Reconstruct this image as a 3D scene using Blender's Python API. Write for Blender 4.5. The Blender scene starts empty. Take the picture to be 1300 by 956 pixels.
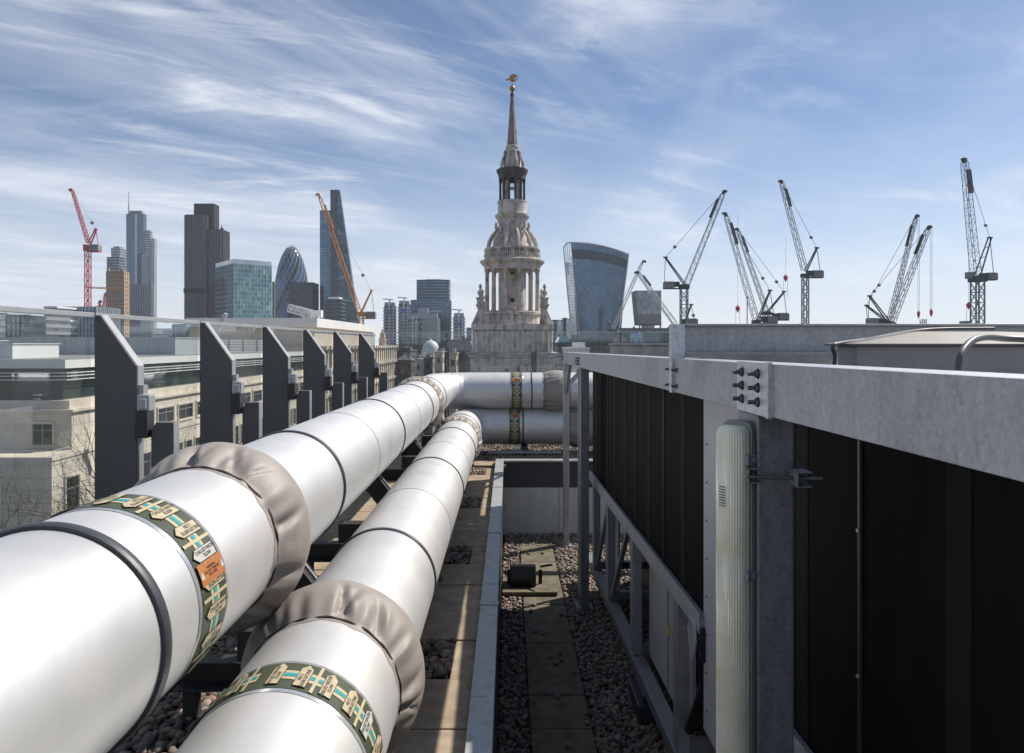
import bpy, math, random
import numpy as np
from mathutils import Vector, Matrix
random.seed(7)
rs = np.random.RandomState(11)
R = math.radians
sc = bpy.context.scene
COL = sc.collection
CAMZ = 40.0
F = 890.0; VX = 645.0; VY = 437.0
GZ = 8.0                    # street level

def pt(x, y, Y):
    return Vector(((x - VX) / F * Y, Y, CAMZ + (VY - y) / F * Y))
def PX(x, Y): return (x - VX) / F * Y
def PZ(y, Y): return CAMZ + (VY - y) / F * Y

# ------------------------------------------------------------------ materials
def nodes_of(name):
    m = bpy.data.materials.new(name); m.use_nodes = True
    nt = m.node_tree
    b = nt.nodes['Principled BSDF']
    return m, nt, b

def mat(name, col, rough=0.6, metal=0.0, var=0.12, scale=4.0, bump=0.0, bscale=30.0, stain=None, stretch=None, spec=0.5, detail=6):
    """principled with mottled colour variation"""
    m, nt, b = nodes_of(name)
    N, L = nt.nodes, nt.links
    tc = N.new('ShaderNodeTexCoord')
    src = tc.outputs['Object']
    if stretch:
        mp = N.new('ShaderNodeMapping'); mp.inputs['Scale'].default_value = stretch
        L.new(src, mp.inputs[0]); src = mp.outputs[0]
    no = N.new('ShaderNodeTexNoise'); no.inputs['Scale'].default_value = scale
    no.inputs['Detail'].default_value = detail; no.inputs['Roughness'].default_value = 0.65
    L.new(src, no.inputs['Vector'])
    cr = N.new('ShaderNodeValToRGB')
    c = Vector(col)
    cr.color_ramp.elements[0].position = 0.3; cr.color_ramp.elements[1].position = 0.7
    cr.color_ramp.elements[0].color = (*(c * (1 - var)), 1); cr.color_ramp.elements[1].color = (*(c * (1 + var)), 1)
    L.new(no.outputs['Fac'], cr.inputs['Fac'])
    out = cr.outputs['Color']
    if stain:
        sc_col, sscale, lo, hi = stain
        n2 = N.new('ShaderNodeTexNoise'); n2.inputs['Scale'].default_value = sscale
        n2.inputs['Detail'].default_value = 8; n2.inputs['Roughness'].default_value = 0.7
        L.new(src, n2.inputs['Vector'])
        mr = N.new('ShaderNodeMapRange'); mr.inputs[1].default_value = lo; mr.inputs[2].default_value = hi
        L.new(n2.outputs['Fac'], mr.inputs[0])
        mx = N.new('ShaderNodeMix'); mx.data_type = 'RGBA'
        L.new(mr.outputs[0], mx.inputs[0]); L.new(out, mx.inputs[6]); mx.inputs[7].default_value = (*sc_col, 1)
        out = mx.outputs[2]
    L.new(out, b.inputs['Base Color'])
    b.inputs['Roughness'].default_value = rough; b.inputs['Metallic'].default_value = metal
    b.inputs['Specular IOR Level'].default_value = spec
    if bump:
        n3 = N.new('ShaderNodeTexNoise'); n3.inputs['Scale'].default_value = bscale; n3.inputs['Detail'].default_value = 5
        L.new(src, n3.inputs['Vector'])
        bp = N.new('ShaderNodeBump'); bp.inputs['Strength'].default_value = bump; bp.inputs['Distance'].default_value = 0.02
        L.new(n3.outputs['Fac'], bp.inputs['Height']); L.new(bp.outputs[0], b.inputs['Normal'])
    return m

def mat_galv(name, base=0.34, metal=0.55, rough=0.5):
    m, nt, b = nodes_of(name); N, L = nt.nodes, nt.links
    tc = N.new('ShaderNodeTexCoord')
    v = N.new('ShaderNodeTexVoronoi'); v.feature = 'SMOOTH_F1'; v.inputs['Smoothness'].default_value = 1.0; v.inputs['Scale'].default_value = 120
    L.new(tc.outputs['Object'], v.inputs['Vector'])
    n = N.new('ShaderNodeTexNoise'); n.inputs['Scale'].default_value = 9; n.inputs['Detail'].default_value = 8; n.inputs['Roughness'].default_value = .7
    mp = N.new('ShaderNodeMapping'); mp.inputs['Scale'].default_value = (4.5, 4.5, 1.1)
    L.new(tc.outputs['Object'], mp.inputs[0]); L.new(mp.outputs[0], n.inputs['Vector'])
    mx = N.new('ShaderNodeMix'); mx.data_type = 'FLOAT'; mx.inputs[0].default_value = .72
    sp = N.new('ShaderNodeSeparateColor'); L.new(v.outputs['Color'], sp.inputs[0])
    L.new(sp.outputs[0], mx.inputs[2]); L.new(n.outputs['Fac'], mx.inputs[3])
    cr = N.new('ShaderNodeValToRGB')
    cr.color_ramp.elements[0].position = .2; cr.color_ramp.elements[1].position = .8
    cr.color_ramp.elements[0].color = (base*.72, base*.76, base*.82, 1)
    cr.color_ramp.elements[1].color = (base*1.55, base*1.6, base*1.68, 1)
    L.new(mx.outputs[0], cr.inputs[0])
    n2 = N.new('ShaderNodeTexNoise'); n2.inputs['Scale'].default_value = 3.2; n2.inputs['Detail'].default_value = 7
    L.new(tc.outputs['Object'], n2.inputs['Vector'])
    mr = N.new('ShaderNodeMapRange'); mr.inputs[1].default_value = .54; mr.inputs[2].default_value = .72; mr.inputs[4].default_value = .4
    L.new(n2.outputs['Fac'], mr.inputs[0])
    m2 = N.new('ShaderNodeMix'); m2.data_type = 'RGBA'; m2.inputs[7].default_value = (base*.5, base*.47, base*.45, 1)
    L.new(mr.outputs[0], m2.inputs[0]); L.new(cr.outputs[0], m2.inputs[6])
    L.new(m2.outputs[2], b.inputs['Base Color'])
    r = N.new('ShaderNodeMapRange'); r.inputs[3].default_value = rough-.1; r.inputs[4].default_value = rough+.15
    L.new(mx.outputs[0], r.inputs[0]); L.new(r.outputs[0], b.inputs['Roughness'])
    b.inputs['Metallic'].default_value = metal
    return m

def mat_jacket():
    m, nt, b = nodes_of('aluminium_jacket'); N, L = nt.nodes, nt.links
    tc = N.new('ShaderNodeTexCoord')
    n = N.new('ShaderNodeTexNoise'); n.inputs['Scale'].default_value = 2.5; n.inputs['Detail'].default_value = 8; n.inputs['Roughness'].default_value = .6
    L.new(tc.outputs['Object'], n.inputs['Vector'])
    cr = N.new('ShaderNodeValToRGB'); cr.color_ramp.elements[0].color = (.55, .56, .565, 1); cr.color_ramp.elements[1].color = (.64, .64, .64, 1)
    cr.color_ramp.elements[0].position = .3; cr.color_ramp.elements[1].position = .6
    L.new(n.outputs['Fac'], cr.inputs[0])
    n4 = N.new('ShaderNodeTexNoise'); n4.inputs['Scale'].default_value = 55; n4.inputs['Detail'].default_value = 4
    L.new(tc.outputs['Object'], n4.inputs['Vector'])
    mr4 = N.new('ShaderNodeMapRange'); mr4.inputs[1].default_value = .62; mr4.inputs[2].default_value = .8; mr4.inputs[4].default_value = .35
    L.new(n4.outputs['Fac'], mr4.inputs[0])
    mx = N.new('ShaderNodeMix'); mx.data_type = 'RGBA'; mx.inputs[7].default_value = (.5, .49, .47, 1)
    L.new(mr4.outputs[0], mx.inputs[0]); L.new(cr.outputs[0], mx.inputs[6])
    L.new(mx.outputs[2], b.inputs['Base Color'])
    mr = N.new('ShaderNodeMapRange'); mr.inputs[3].default_value = .44; mr.inputs[4].default_value = .54
    L.new(n.outputs['Fac'], mr.inputs[0]); L.new(mr.outputs[0], b.inputs['Roughness'])
    b.inputs['Metallic'].default_value = .5
    n3 = N.new('ShaderNodeTexNoise'); n3.inputs['Scale'].default_value = 3.4; n3.inputs['Detail'].default_value = 3
    L.new(tc.outputs['Object'], n3.inputs['Vector'])
    bp = N.new('ShaderNodeBump'); bp.inputs['Strength'].default_value = .17; bp.inputs['Distance'].default_value = .03
    L.new(n3.outputs['Fac'], bp.inputs['Height']); L.new(bp.outputs[0], b.inputs['Normal'])
    return m

def mat_glasspane(name, tint=(.94, .965, .96), haze=.025, refl=1.0):
    m = bpy.data.materials.new(name); m.use_nodes = True; nt = m.node_tree; N, L = nt.nodes, nt.links
    N.clear()
    o = N.new('ShaderNodeOutputMaterial'); tr = N.new('ShaderNodeBsdfTransparent'); tr.inputs[0].default_value = (*tint, 1)
    gl = N.new('ShaderNodeBsdfGlossy'); gl.inputs['Roughness'].default_value = .02; gl.inputs['Color'].default_value = (.9, .95, 1, 1)
    df = N.new('ShaderNodeBsdfDiffuse'); df.inputs[0].default_value = (.5, .52, .52, 1)
    tc = N.new('ShaderNodeTexCoord'); no = N.new('ShaderNodeTexNoise'); no.inputs['Scale'].default_value = 1.5; no.inputs['Detail'].default_value = 8
    L.new(tc.outputs['Object'], no.inputs['Vector'])
    mr = N.new('ShaderNodeMapRange'); mr.inputs[1].default_value = .3; mr.inputs[2].default_value = .75; mr.inputs[3].default_value = haze*.3; mr.inputs[4].default_value = haze*2
    L.new(no.outputs['Fac'], mr.inputs[0])
    m1 = N.new('ShaderNodeMixShader'); L.new(mr.outputs[0], m1.inputs[0]); L.new(tr.outputs[0], m1.inputs[1]); L.new(df.outputs[0], m1.inputs[2])
    lw = N.new('ShaderNodeLayerWeight'); lw.inputs[0].default_value = .5
    pw = N.new('ShaderNodeMath'); pw.operation = 'POWER'; pw.inputs[1].default_value = 4.5; L.new(lw.outputs['Facing'], pw.inputs[0])
    mu = N.new('ShaderNodeMath'); mu.operation = 'MULTIPLY_ADD'; mu.inputs[1].default_value = .7*refl; mu.inputs[2].default_value = .03*refl; L.new(pw.outputs[0], mu.inputs[0])
    m2 = N.new('ShaderNodeMixShader'); L.new(mu.outputs[0], m2.inputs[0]); L.new(m1.outputs[0], m2.inputs[1]); L.new(gl.outputs[0], m2.inputs[2])
    L.new(m2.outputs[0], o.inputs[0])
    return m

def mat_pebble():
    m, nt, b = nodes_of('pebbles'); N, L = nt.nodes, nt.links
    g = N.new('ShaderNodeNewGeometry')
    cr = N.new('ShaderNodeValToRGB'); e = cr.color_ramp.elements
    e[0].position = 0; e[0].color = (.07, .06, .055, 1); e[1].position = 1; e[1].color = (.36, .31, .25, 1)
    for p, c in ((.2, (.16, .12, .10)), (.35, (.22, .16, .12)), (.5, (.13, .12, .12)), (.65, (.27, .21, .16)), (.8, (.20, .19, .19)), (.9, (.30, .18, .12))):
        q = e.new(p); q.color = (*c, 1)
    L.new(g.outputs['Random Per Island'], cr.inputs[0])
    tc = N.new('ShaderNodeTexCoord'); n = N.new('ShaderNodeTexNoise'); n.inputs['Scale'].default_value = 90; n.inputs['Detail'].default_value = 4
    L.new(tc.outputs['Object'], n.inputs['Vector'])
    mr = N.new('ShaderNodeMapRange'); mr.inputs[3].default_value = .7; mr.inputs[4].default_value = 1.3; L.new(n.outputs['Fac'], mr.inputs[0])
    mx = N.new('ShaderNodeVectorMath'); mx.operation = 'SCALE'; L.new(cr.outputs[0], mx.inputs[0]); L.new(mr.outputs[0], mx.inputs['Scale'])
    L.new(mx.outputs[0], b.inputs['Base Color']); b.inputs['Roughness'].default_value = .75
    return m

def mat_island(name, cols, rough, metal=0.0, spec=.5, nscale=.6, nvar=.15):
    m, nt, b = nodes_of(name); N, L = nt.nodes, nt.links
    g = N.new('ShaderNodeNewGeometry')
    cr = N.new('ShaderNodeValToRGB'); e = cr.color_ramp.elements
    e[0].position = 0; e[0].color = (*cols[0], 1); e[1].position = 1; e[1].color = (*cols[-1], 1)
    for i, c in enumerate(cols[1:-1]):
        q = e.new((i + 1) / (len(cols) - 1)); q.color = (*c, 1)
    L.new(g.outputs['Random Per Island'], cr.inputs[0])
    tc = N.new('ShaderNodeTexCoord'); n = N.new('ShaderNodeTexNoise'); n.inputs['Scale'].default_value = nscale; n.inputs['Detail'].default_value = 7
    L.new(tc.outputs['Object'], n.inputs['Vector'])
    mr = N.new('ShaderNodeMapRange'); mr.inputs[1].default_value = .3; mr.inputs[2].default_value = .7; mr.inputs[3].default_value = 1-nvar; mr.inputs[4].default_value = 1+nvar; L.new(n.outputs['Fac'], mr.inputs[0])
    mx = N.new('ShaderNodeVectorMath'); mx.operation = 'SCALE'; L.new(cr.outputs[0], mx.inputs[0]); L.new(mr.outputs[0], mx.inputs['Scale'])
    L.new(mx.outputs[0], b.inputs['Base Color']); b.inputs['Roughness'].default_value = rough; b.inputs['Metallic'].default_value = metal
    b.inputs['Specular IOR Level'].default_value = spec
    return m

M = {}
M['jacket'] = mat_jacket()
M['galv'] = mat_galv('galvanised_steel')
M['galv_dark'] = mat_galv('weathered_galvanised', .22, .5, .5)
M['galv_light'] = mat_galv('bright_galvanised', .5, .5, .42)
M['rubber'] = mat('dark_rubber', (.045, .05, .06), .45, 0, .2)
M['fabric'] = mat('taupe_fabric', (.29, .262, .24), .55, 0, .12, 9, .05, 160, stain=((.20, .18, .16), 4, .55, .8))
M['fabric_dark'] = mat('dark_fabric_cord', (.06, .052, .048), .8)
M['olive'] = mat('olive_label', (.06, .072, .042), .45, 0, .12, 20)
M['cream'] = mat('cream_label', (.48, .41, .27), .45, 0, .14, 40, stain=((.36, .30, .2), 25, .6, .8))
M['whitelabel'] = mat('white_label', (.5, .51, .48), .35, 0, .08, 30)
M['cyan'] = mat('cyan_label', (.02, .29, .30), .45, 0, .05, 30)
M['orange_label'] = mat('orange_label', (.42, .16, .055), .45, 0, .2, 60, stain=((.3, .2, .12), 30, .55, .75))
M['ink'] = mat('black_ink', (.03, .028, .025), .6, 0, .1)
M['tape'] = mat('clear_tape', (.5, .52, .54), .22, .5, .15, 30)
M['fin'] = mat('dark_grey_paint', (.118, .112, .108), .45, 0, .16, 2.2, stain=((.17, .165, .16), 5, .62, .85), stretch=(1, 1, .35))
M['fin_edge'] = mat('brushed_edge', (.42, .43, .43), .42, .5, .1, 10)
M['fin_dark'] = mat('black_steel', (.045, .044, .045), .45, .1, .15)
M['pane'] = mat_glasspane('balustrade_glass')
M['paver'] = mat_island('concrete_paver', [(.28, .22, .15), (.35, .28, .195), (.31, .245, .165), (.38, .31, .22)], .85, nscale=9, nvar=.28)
M['paver_dark'] = mat_island('dark_paver', [(.115, .10, .068), (.145, .125, .085), (.125, .11, .076), (.16, .138, .095)], .85, nscale=9, nvar=.3)  # darker, browner paver tone for the sunken walkway and loose slab
M['coping'] = mat('lead_coping', (.36, .38, .38), .5, .25, .22, 14, .1, 60, stain=((.14, .14, .06), 7, .56, .70))
M['wall_dark'] = mat('dark_render', (.055, .058, .062), .7, 0, .12, 5)
M['wall_clad'] = mat('light_render', (.52, .52, .48), .75, 0, .12, 3, stain=((.22, .17, .09), 2.5, .60, .8), stretch=(3, 3, .6))
M['membrane'] = mat('roof_membrane', (.07, .06, .05), .9, 0, .3, 8)
M['pebble'] = mat_pebble()
M['coil'] = mat('black_coil', (.0055, .0055, .006), .7, 0, .35, 3, spec=.09, stain=((.015, .014, .013), 2.2, .56, .74), stretch=(1, 1.6, .7))
M['coil_mid'] = mat('dull_black_strip', (.011, .0105, .0105), .7, 0, .3, 4, spec=.15)
M['coil_strip'] = mat('coil_joint', (.09, .085, .08), .4, .5, .2)
M['panel'] = mat('grey_white_panel', (.52, .53, .53), .5, .1, .07, 4, stain=((.25, .24, .22), 5, .6, .8))
M['box_grey'] = mat('grey_sheet_box', (.26, .265, .27), .55, .1, .1, 4, stain=((.16, .16, .16), 3, .55, .8))
M['lid'] = mat('weathered_lid', (.13, .125, .12), .6, .1, .2, 5, stain=((.13, .12, .10), 4, .5, .75))
M['fan'] = mat('fan_cowl_grey', (.36, .35, .33), .55, .1, .15, 8, stain=((.18, .16, .13), 6, .5, .75))
M['steel_bolt'] = mat('bolt_steel', (.16, .155, .15), .45, .7, .25, 60)
M['lampbase'] = mat('lamp_housing', (.22, .25, .245), .5, 0, .06)
M['yellow'] = mat('yellow_label', (.75, .6, .02), .5)
M['black'] = mat('black_plastic', (.015, .015, .017), .5)
M['cable'] = mat('grey_cable', (.09, .09, .10), .45)
M['gold'] = mat('gilded_copper', (.42, .26, .07), .42, 1.0, .15)
M['lead'] = mat('dark_lead', (.05, .05, .05), .6, .2, .2)
# diffuser
m, nt, b = nodes_of('lamp_diffuser'); M['diffuser'] = m
_n = nt.nodes.new('ShaderNodeTexNoise'); _n.inputs['Scale'].default_value = 12; _n.inputs['Detail'].default_value = 8
_c = nt.nodes.new('ShaderNodeValToRGB'); _c.color_ramp.elements[0].color = (.80, .76, .55, 1); _c.color_ramp.elements[1].color = (.88, .86, .72, 1)
_c.color_ramp.elements[0].position = .35; _c.color_ramp.elements[1].position = .6
_t = nt.nodes.new('ShaderNodeTexCoord'); nt.links.new(_t.outputs['Object'], _n.inputs['Vector']); nt.links.new(_n.outputs['Fac'], _c.inputs[0]); nt.links.new(_c.outputs[0], b.inputs['Base Color'])
b.inputs['Roughness'].default_value = .12; b.inputs['Coat Weight'].default_value = .6; b.inputs['Subsurface Weight'].default_value = .25; b.inputs['Subsurface Radius'].default_value = (.02, .02, .015)
# city
def mat_stone(name, col, stain, sc_=.35):
    return mat(name, col, .85, 0, .16, sc_, .25, 3.0, stain=(stain, sc_*2.3, .47, .66), stretch=(1, 1, .55), detail=9)
M['portland'] = mat_stone('portland_stone', (.46, .40, .33), (.20, .17, .14))
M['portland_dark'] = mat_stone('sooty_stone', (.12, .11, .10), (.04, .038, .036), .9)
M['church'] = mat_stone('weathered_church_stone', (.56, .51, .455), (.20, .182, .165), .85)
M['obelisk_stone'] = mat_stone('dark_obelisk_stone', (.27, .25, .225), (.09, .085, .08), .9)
M['limestone'] = mat('pale_limestone', (.60, .535, .45), .8, 0, .12, .5, stain=((.36, .32, .27), .7, .50, .75))
M['white_clad'] = mat('white_cladding', (.66, .66, .64), .5, 0, .06, .3)
M['cream_clad'] = mat('cream_cladding', (.68, .60, .50), .6, 0, .07, .5)
M['roofgrey'] = mat('grey_roofing', (.22, .225, .23), .7, 0, .2, .4)
M['slate'] = mat('slate_roofing', (.11, .115, .13), .6, 0, .2, .5)
M['wdark'] = mat_island('dark_window', [(.012, .018, .018), (.03, .045, .045), (.015, .02, .02), (.05, .075, .07)], .08, .0, 1.0)
M['frame_w'] = mat('window_frame', (.25, .25, .25), .5)
M['greenglass'] = mat_island('green_tint_glass', [(.02, .035, .033), (.035, .06, .055), (.05, .08, .072)], .1, .3, 1.0)
def mglass(name, cols, metal=.55, rough=.12): return mat_island(name, cols, rough, metal, .8, .08, .2)
M['g_blue'] = mglass('blue_curtain_glass', [(.08, .16, .26), (.13, .24, .36), (.10, .19, .30), (.22, .34, .45)])
M['g_navy'] = mglass('navy_glass', [(.05, .10, .16), (.075, .14, .215), (.06, .12, .185), (.12, .20, .27)], .6)
M['g_teal'] = mglass('teal_glass', [(.08, .19, .20), (.14, .30, .31), (.22, .40, .40), (.10, .22, .25), (.34, .52, .50)], .55)
M['g_tealdark'] = mglass('dark_teal_glass', [(.022, .055, .075), (.04, .09, .11), (.018, .045, .065), (.12, .22, .24)], .5)
M['g_dark'] = mglass('smoked_glass', [(.015, .02, .028), (.03, .038, .05), (.02, .027, .036)], .35, .15)
M['g_grey'] = mglass('grey_curtain_glass', [(.10, .12, .14), (.16, .19, .21), (.2, .23, .26)], .5)
M['g_pale'] = mglass('pale_glass', [(.30, .36, .40), (.40, .46, .50), (.48, .54, .57)], .5)
M['t42'] = mat('bronze_steel_ribs', (.17, .16, .165), .45, .3, .1, .1)
M['t42dark'] = mat('dark_tower_recess', (.022, .02, .024), .5, .1, .2, .1)
M['spandrel'] = mat('dark_spandrel', (.05, .058, .07), .4, .3, .15, .1)
M['spandrel_l'] = mat('light_spandrel', (.42, .46, .48), .45, .2, .1, .1)
M['concrete'] = mat('raw_concrete', (.36, .255, .175), .85, 0, .15, .2, stain=((.22, .155, .11), .25, .5, .75))
M['rim'] = mat('pale_metal_rim', (.55, .58, .60), .6, .1, .06, .1)
M['lloyds'] = mat('stainless_cladding', (.30, .31, .33), .35, .5, .25, .4)
M['c_green'] = mat('dark_green_crane', (.035, .055, .045), .55, 0, .2, 1)
M['c_grey'] = mat('grey_crane_lattice', (.20, .225, .235), .55, .1, .2, 1)
M['c_white'] = mat('white_crane_lattice', (.62, .62, .58), .55, 0, .12, 1)
M['c_red'] = mat('red_crane_paint', (.48, .045, .05), .5, 0, .12, 1)
M['c_orange'] = mat('orange_crane_paint', (.62, .25, .035), .5, 0, .12, 1)
M['c_blue'] = mat('blue_crane_paint', (.03, .14, .40), .5)
M['c_line'] = mat('steel_rope', (.12, .12, .13), .5)
M['ballast'] = mat('concrete_ballast', (.24, .24, .235), .8, 0, .15, 1)
M['asphalt'] = mat('asphalt', (.05, .05, .052), .9, 0, .2, .2)
M['ground'] = mat('city_ground', (.11, .11, .11), .9, 0, .35, .01)
M['bark'] = mat('bark', (.10, .085, .065), .9, 0, .25, 2)
M['leaf'] = mat_island('young_leaf', [(.10, .12, .03), (.16, .15, .04), (.12, .10, .04)], .6)
M['redbrick'] = mat('red_brick_clad', (.26, .12, .085), .85, 0, .15, .4)

# ------------------------------------------------------------------ mesh builder
class MB:
    def __init__(s): s.v = []; s.f = []; s.m = []; s.mats = []
    def mi(s, m):
        m = M[m] if isinstance(m, str) else m
        if m not in s.mats: s.mats.append(m)
        return s.mats.index(m)
    def add(s, vs, fs, m=None):
        k = len(s.v); s.v.extend([tuple(v) for v in vs]); i = s.mi(m) if m is not None else 0
        for f in fs: s.f.append(tuple(a + k for a in f)); s.m.append(i)
    def box(s, x0, x1, y0, y1, z0, z1, m=None):
        vs = [(x0,y0,z0),(x1,y0,z0),(x1,y1,z0),(x0,y1,z0),(x0,y0,z1),(x1,y0,z1),(x1,y1,z1),(x0,y1,z1)]
        s.add(vs, [(0,3,2,1),(4,5,6,7),(0,1,5,4),(1,2,6,5),(2,3,7,6),(3,0,4,7)], m)
    def bar(s, a, b, w, h=None, m=None, up=(0, 0, 1)):
        a, b = Vector(a), Vector(b); d = b - a
        if d.length < 1e-6: return
        d.normalize(); u = Vector(up)
        if abs(d.dot(u)) > .98: u = Vector((1, 0, 0)) if abs(d.x) < .9 else Vector((0, 1, 0))
        sx = d.cross(u).normalized(); uz = sx.cross(d).normalized(); h = h or w
        vs = [p + sx * (i * w / 2) + uz * (j * h / 2) for p in (a, b) for i, j in ((-1,-1),(1,-1),(1,1),(-1,1))]
        s.add(vs, [(3,2,1,0),(4,5,6,7),(0,1,5,4),(1,2,6,5),(2,3,7,6),(3,0,4,7)], m)
    def tube(s, pts, r, n=8, m=None, cap=True):
        pts = [Vector(p) for p in pts]; rr = r if isinstance(r, (list, tuple)) else [r] * len(pts)
        k = len(pts); rings = []
        t0 = (pts[1] - pts[0]).normalized(); u = Vector((0, 0, 1)) if abs(t0.z) < .9 else Vector((1, 0, 0))
        sx = t0.cross(u).normalized()
        for i, p in enumerate(pts):
            t = (pts[min(i+1, k-1)] - pts[max(i-1, 0)]).normalized()
            sx = (sx - t * sx.dot(t)).normalized(); uy = t.cross(sx)
            rings.append([p + (sx * math.cos(2*math.pi*j/n) + uy * math.sin(2*math.pi*j/n)) * rr[i] for j in range(n)])
        vs = [v for rg in rings for v in rg]; fs = []
        for i in range(k-1):
            for j in range(n): fs.append((i*n+j, i*n+(j+1)%n, (i+1)*n+(j+1)%n, (i+1)*n+j))
        if cap: fs.append(tuple(range(n-1, -1, -1))); fs.append(tuple((k-1)*n + j for j in range(n)))
        s.add(vs, fs, m)
    def lathe(s, prof, n=32, m=None, c=(0, 0), rot=0, cap=True):
        """prof: list of (r, z)"""
        vs = []; fs = []
        for r, z in prof:
            for j in range(n):
                a = 2*math.pi*j/n + rot; vs.append((c[0]+r*math.cos(a), c[1]+r*math.sin(a), z))
        for i in range(len(prof)-1):
            for j in range(n): fs.append((i*n+j, i*n+(j+1)%n, (i+1)*n+(j+1)%n, (i+1)*n+j))
        if cap: fs.append(tuple(range(n-1, -1, -1))); fs.append(tuple((len(prof)-1)*n + j for j in range(n)))
        s.add(vs, fs, m)
    def prism(s, poly, d0, d1, axis='y', m=None):
        """poly in the two other axes, extruded along axis"""
        n = len(poly)
        def P(a, b, t):
            return (a, t, b) if axis == 'y' else ((t, a, b) if axis == 'x' else (a, b, t))
        vs = [P(a, b, d0) for a, b in poly] + [P(a, b, d1) for a, b in poly]
        fs = [tuple(range(n)), tuple(range(2*n-1, n-1, -1))] + [(i, (i+1) % n + 0, (i+1) % n + n, i + n)[::-1] for i in range(n)]
        s.add(vs, fs, m)
    def lattice(s, A, B, w, r, m=None, bays=12, w2=None, up=(0, 1, 0)):
        A, B = Vector(A), Vector(B); d = (B-A).normalized(); u = Vector(up)
        sx = d.cross(u).normalized(); u = sx.cross(d).normalized(); w2 = w2 or w
        C = []
        for i in range(bays+1):
            t = i/bays; p = A.lerp(B, t); ww = w*(1-t)+w2*t
            C.append([p + sx*(a*ww/2) + u*(b*ww/2) for a, b in ((-1,-1),(1,-1),(1,1),(-1,1))])
        for k in range(4): s.bar(C[0][k], C[-1][k], r*2, m=m)
        for i in range(bays):
            for k in range(4):
                a, b = (k, (k+1) % 4) if i % 2 else ((k+1) % 4, k)
                s.bar(C[i][a], C[i+1][b], r*1.2, m=m)
                s.bar(C[i][k], C[i][(k+1) % 4], r*1.2, m=m)
    def build(s, name, m=None, parent=None, smooth=None, bevel=None, loc=None, merge=False):
        me = bpy.data.meshes.new(name); me.from_pydata(s.v, [], s.f)
        if m is not None: me.materials.append(M[m] if isinstance(m, str) else m)
        else:
            for q in s.mats: me.materials.append(q)
            me.polygons.foreach_set('material_index', s.m)
        me.validate(); me.update()
        import bmesh
        b = bmesh.new(); b.from_mesh(me)
        if merge: bmesh.ops.remove_doubles(b, verts=b.verts, dist=1e-5)
        bmesh.ops.recalc_face_normals(b, faces=b.faces); b.to_mesh(me); b.free()
        if smooth:
            me.polygons.foreach_set('use_smooth', [True]*len(me.polygons)); me.set_sharp_from_angle(angle=R(smooth))
        o = bpy.data.objects.new(name, me); COL.objects.link(o)
        if parent: o.parent = parent
        if loc: o.location = loc
        if bevel:
            md = o.modifiers.new('bevel', 'BEVEL'); md.width = bevel; md.segments = 2; md.limit_method = 'ANGLE'; md.angle_limit = R(40)
        return o

def empty(name, loc=(0, 0, 0), rz=0):
    o = bpy.data.objects.new(name, None); COL.objects.link(o); o.location = loc; o.rotation_euler = (0, 0, rz); o.empty_display_size = .2
    return o
def tag(o, label=None, cat=None, group=None, kind=None):
    if label: o['label'] = label
    if cat: o['category'] = cat
    if group: o['group'] = group
    if kind: o['kind'] = kind
    return o
def clone(o, parent=None):
    c = o.copy(); COL.objects.link(c); c.parent = parent
    for ch in list(o.children): clone(ch, c)
    return c
def boxpart(name, m, parent, *a, bevel=None):
    b = MB(); b.box(*a); return b.build(name, m, parent, bevel=bevel)

# ------------------------------------------------------------------ near: roof
ZU = CAMZ - 1.68      # upper roof
ZL = CAMZ - 2.66      # lower roof (pit)
b = MB(); b.box(-2.42, -.17, -4, 12.75, GZ+.05, ZU-.03); b.box(-.17, 9, 9.86, 12.75, GZ+.05, ZU-.03)
tag(b.build('upper_roof_deck', 'membrane'), kind='structure')
b = MB(); b.box(-.168, 9, -4, 9.855, GZ+.05, ZL-.03)
tag(b.build('lower_roof_deck', 'membrane'), kind='structure')
# kerb wall between the levels
root = empty('parapet_upstand', (-.12, 0, ZL)); tag(root, 'long low upstand with pale metal coping dividing the paved strip from the sunken gravel roof', 'upstand')
def loc(o, r):   # keep world coordinates for meshes written in world space under a root
    o.matrix_parent_inverse = Matrix.Translation(r.location).inverted() if r.rotation_euler.z == 0 else (Matrix.Translation(r.location) @ Matrix.Rotation(r.rotation_euler.z, 4, 'Z')).inverted()
    return o
b = MB(); b.box(-.16, -.075, -4, 9.84, ZL-.02, ZU+.05); loc(b.build('wall', 'wall_dark', root), root)
ys = [-4, -.6, 1.05, 2.7, 4.35, 6.0, 7.9, 9.852]
for y0, y1 in zip(ys[:-1], ys[1:]):
    b = MB(); b.box(-.172, -.062, y0+.004, y1-.004, ZU+.052, ZU+.072); b.box(-.068, -.062, y0+.004, y1-.004, ZU+.0, ZU+.0515)
    loc(b.build('coping', 'coping', root, bevel=.003), root)
    if y1 < 9.8:
        b = MB(); b.box(-.176, -.058, y1-.03, y1+.03, ZU+.0725, ZU+.0765); loc(b.build('joint_cover', 'coping', root), root)
# back wall of the pit
root = empty('pit_end_wall', (1, 9.85, ZL)); tag(root, 'rendered end wall of the sunken roof, dark above and pale grey panels below', 'wall')
b = MB(); b.box(-.16, 9, 9.845, 9.9, ZU-.33, ZU+.03); loc(b.build('upper_band', 'wall_dark', root), root)
b = MB(); b.box(-.17, 9, 9.80, 9.95, ZU+.0305, ZU+.055); loc(b.build('coping', 'coping', root, bevel=.003), root)
for x0, x1 in ((-.158, .71), (.716, 2.4), (2.406, 4.5)):
    b = MB(); b.box(x0, x1, 9.83, 9.9, ZL-.02, ZU-.333); loc(b.build('wall_panel', 'wall_clad', root, bevel=.003), root)
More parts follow.
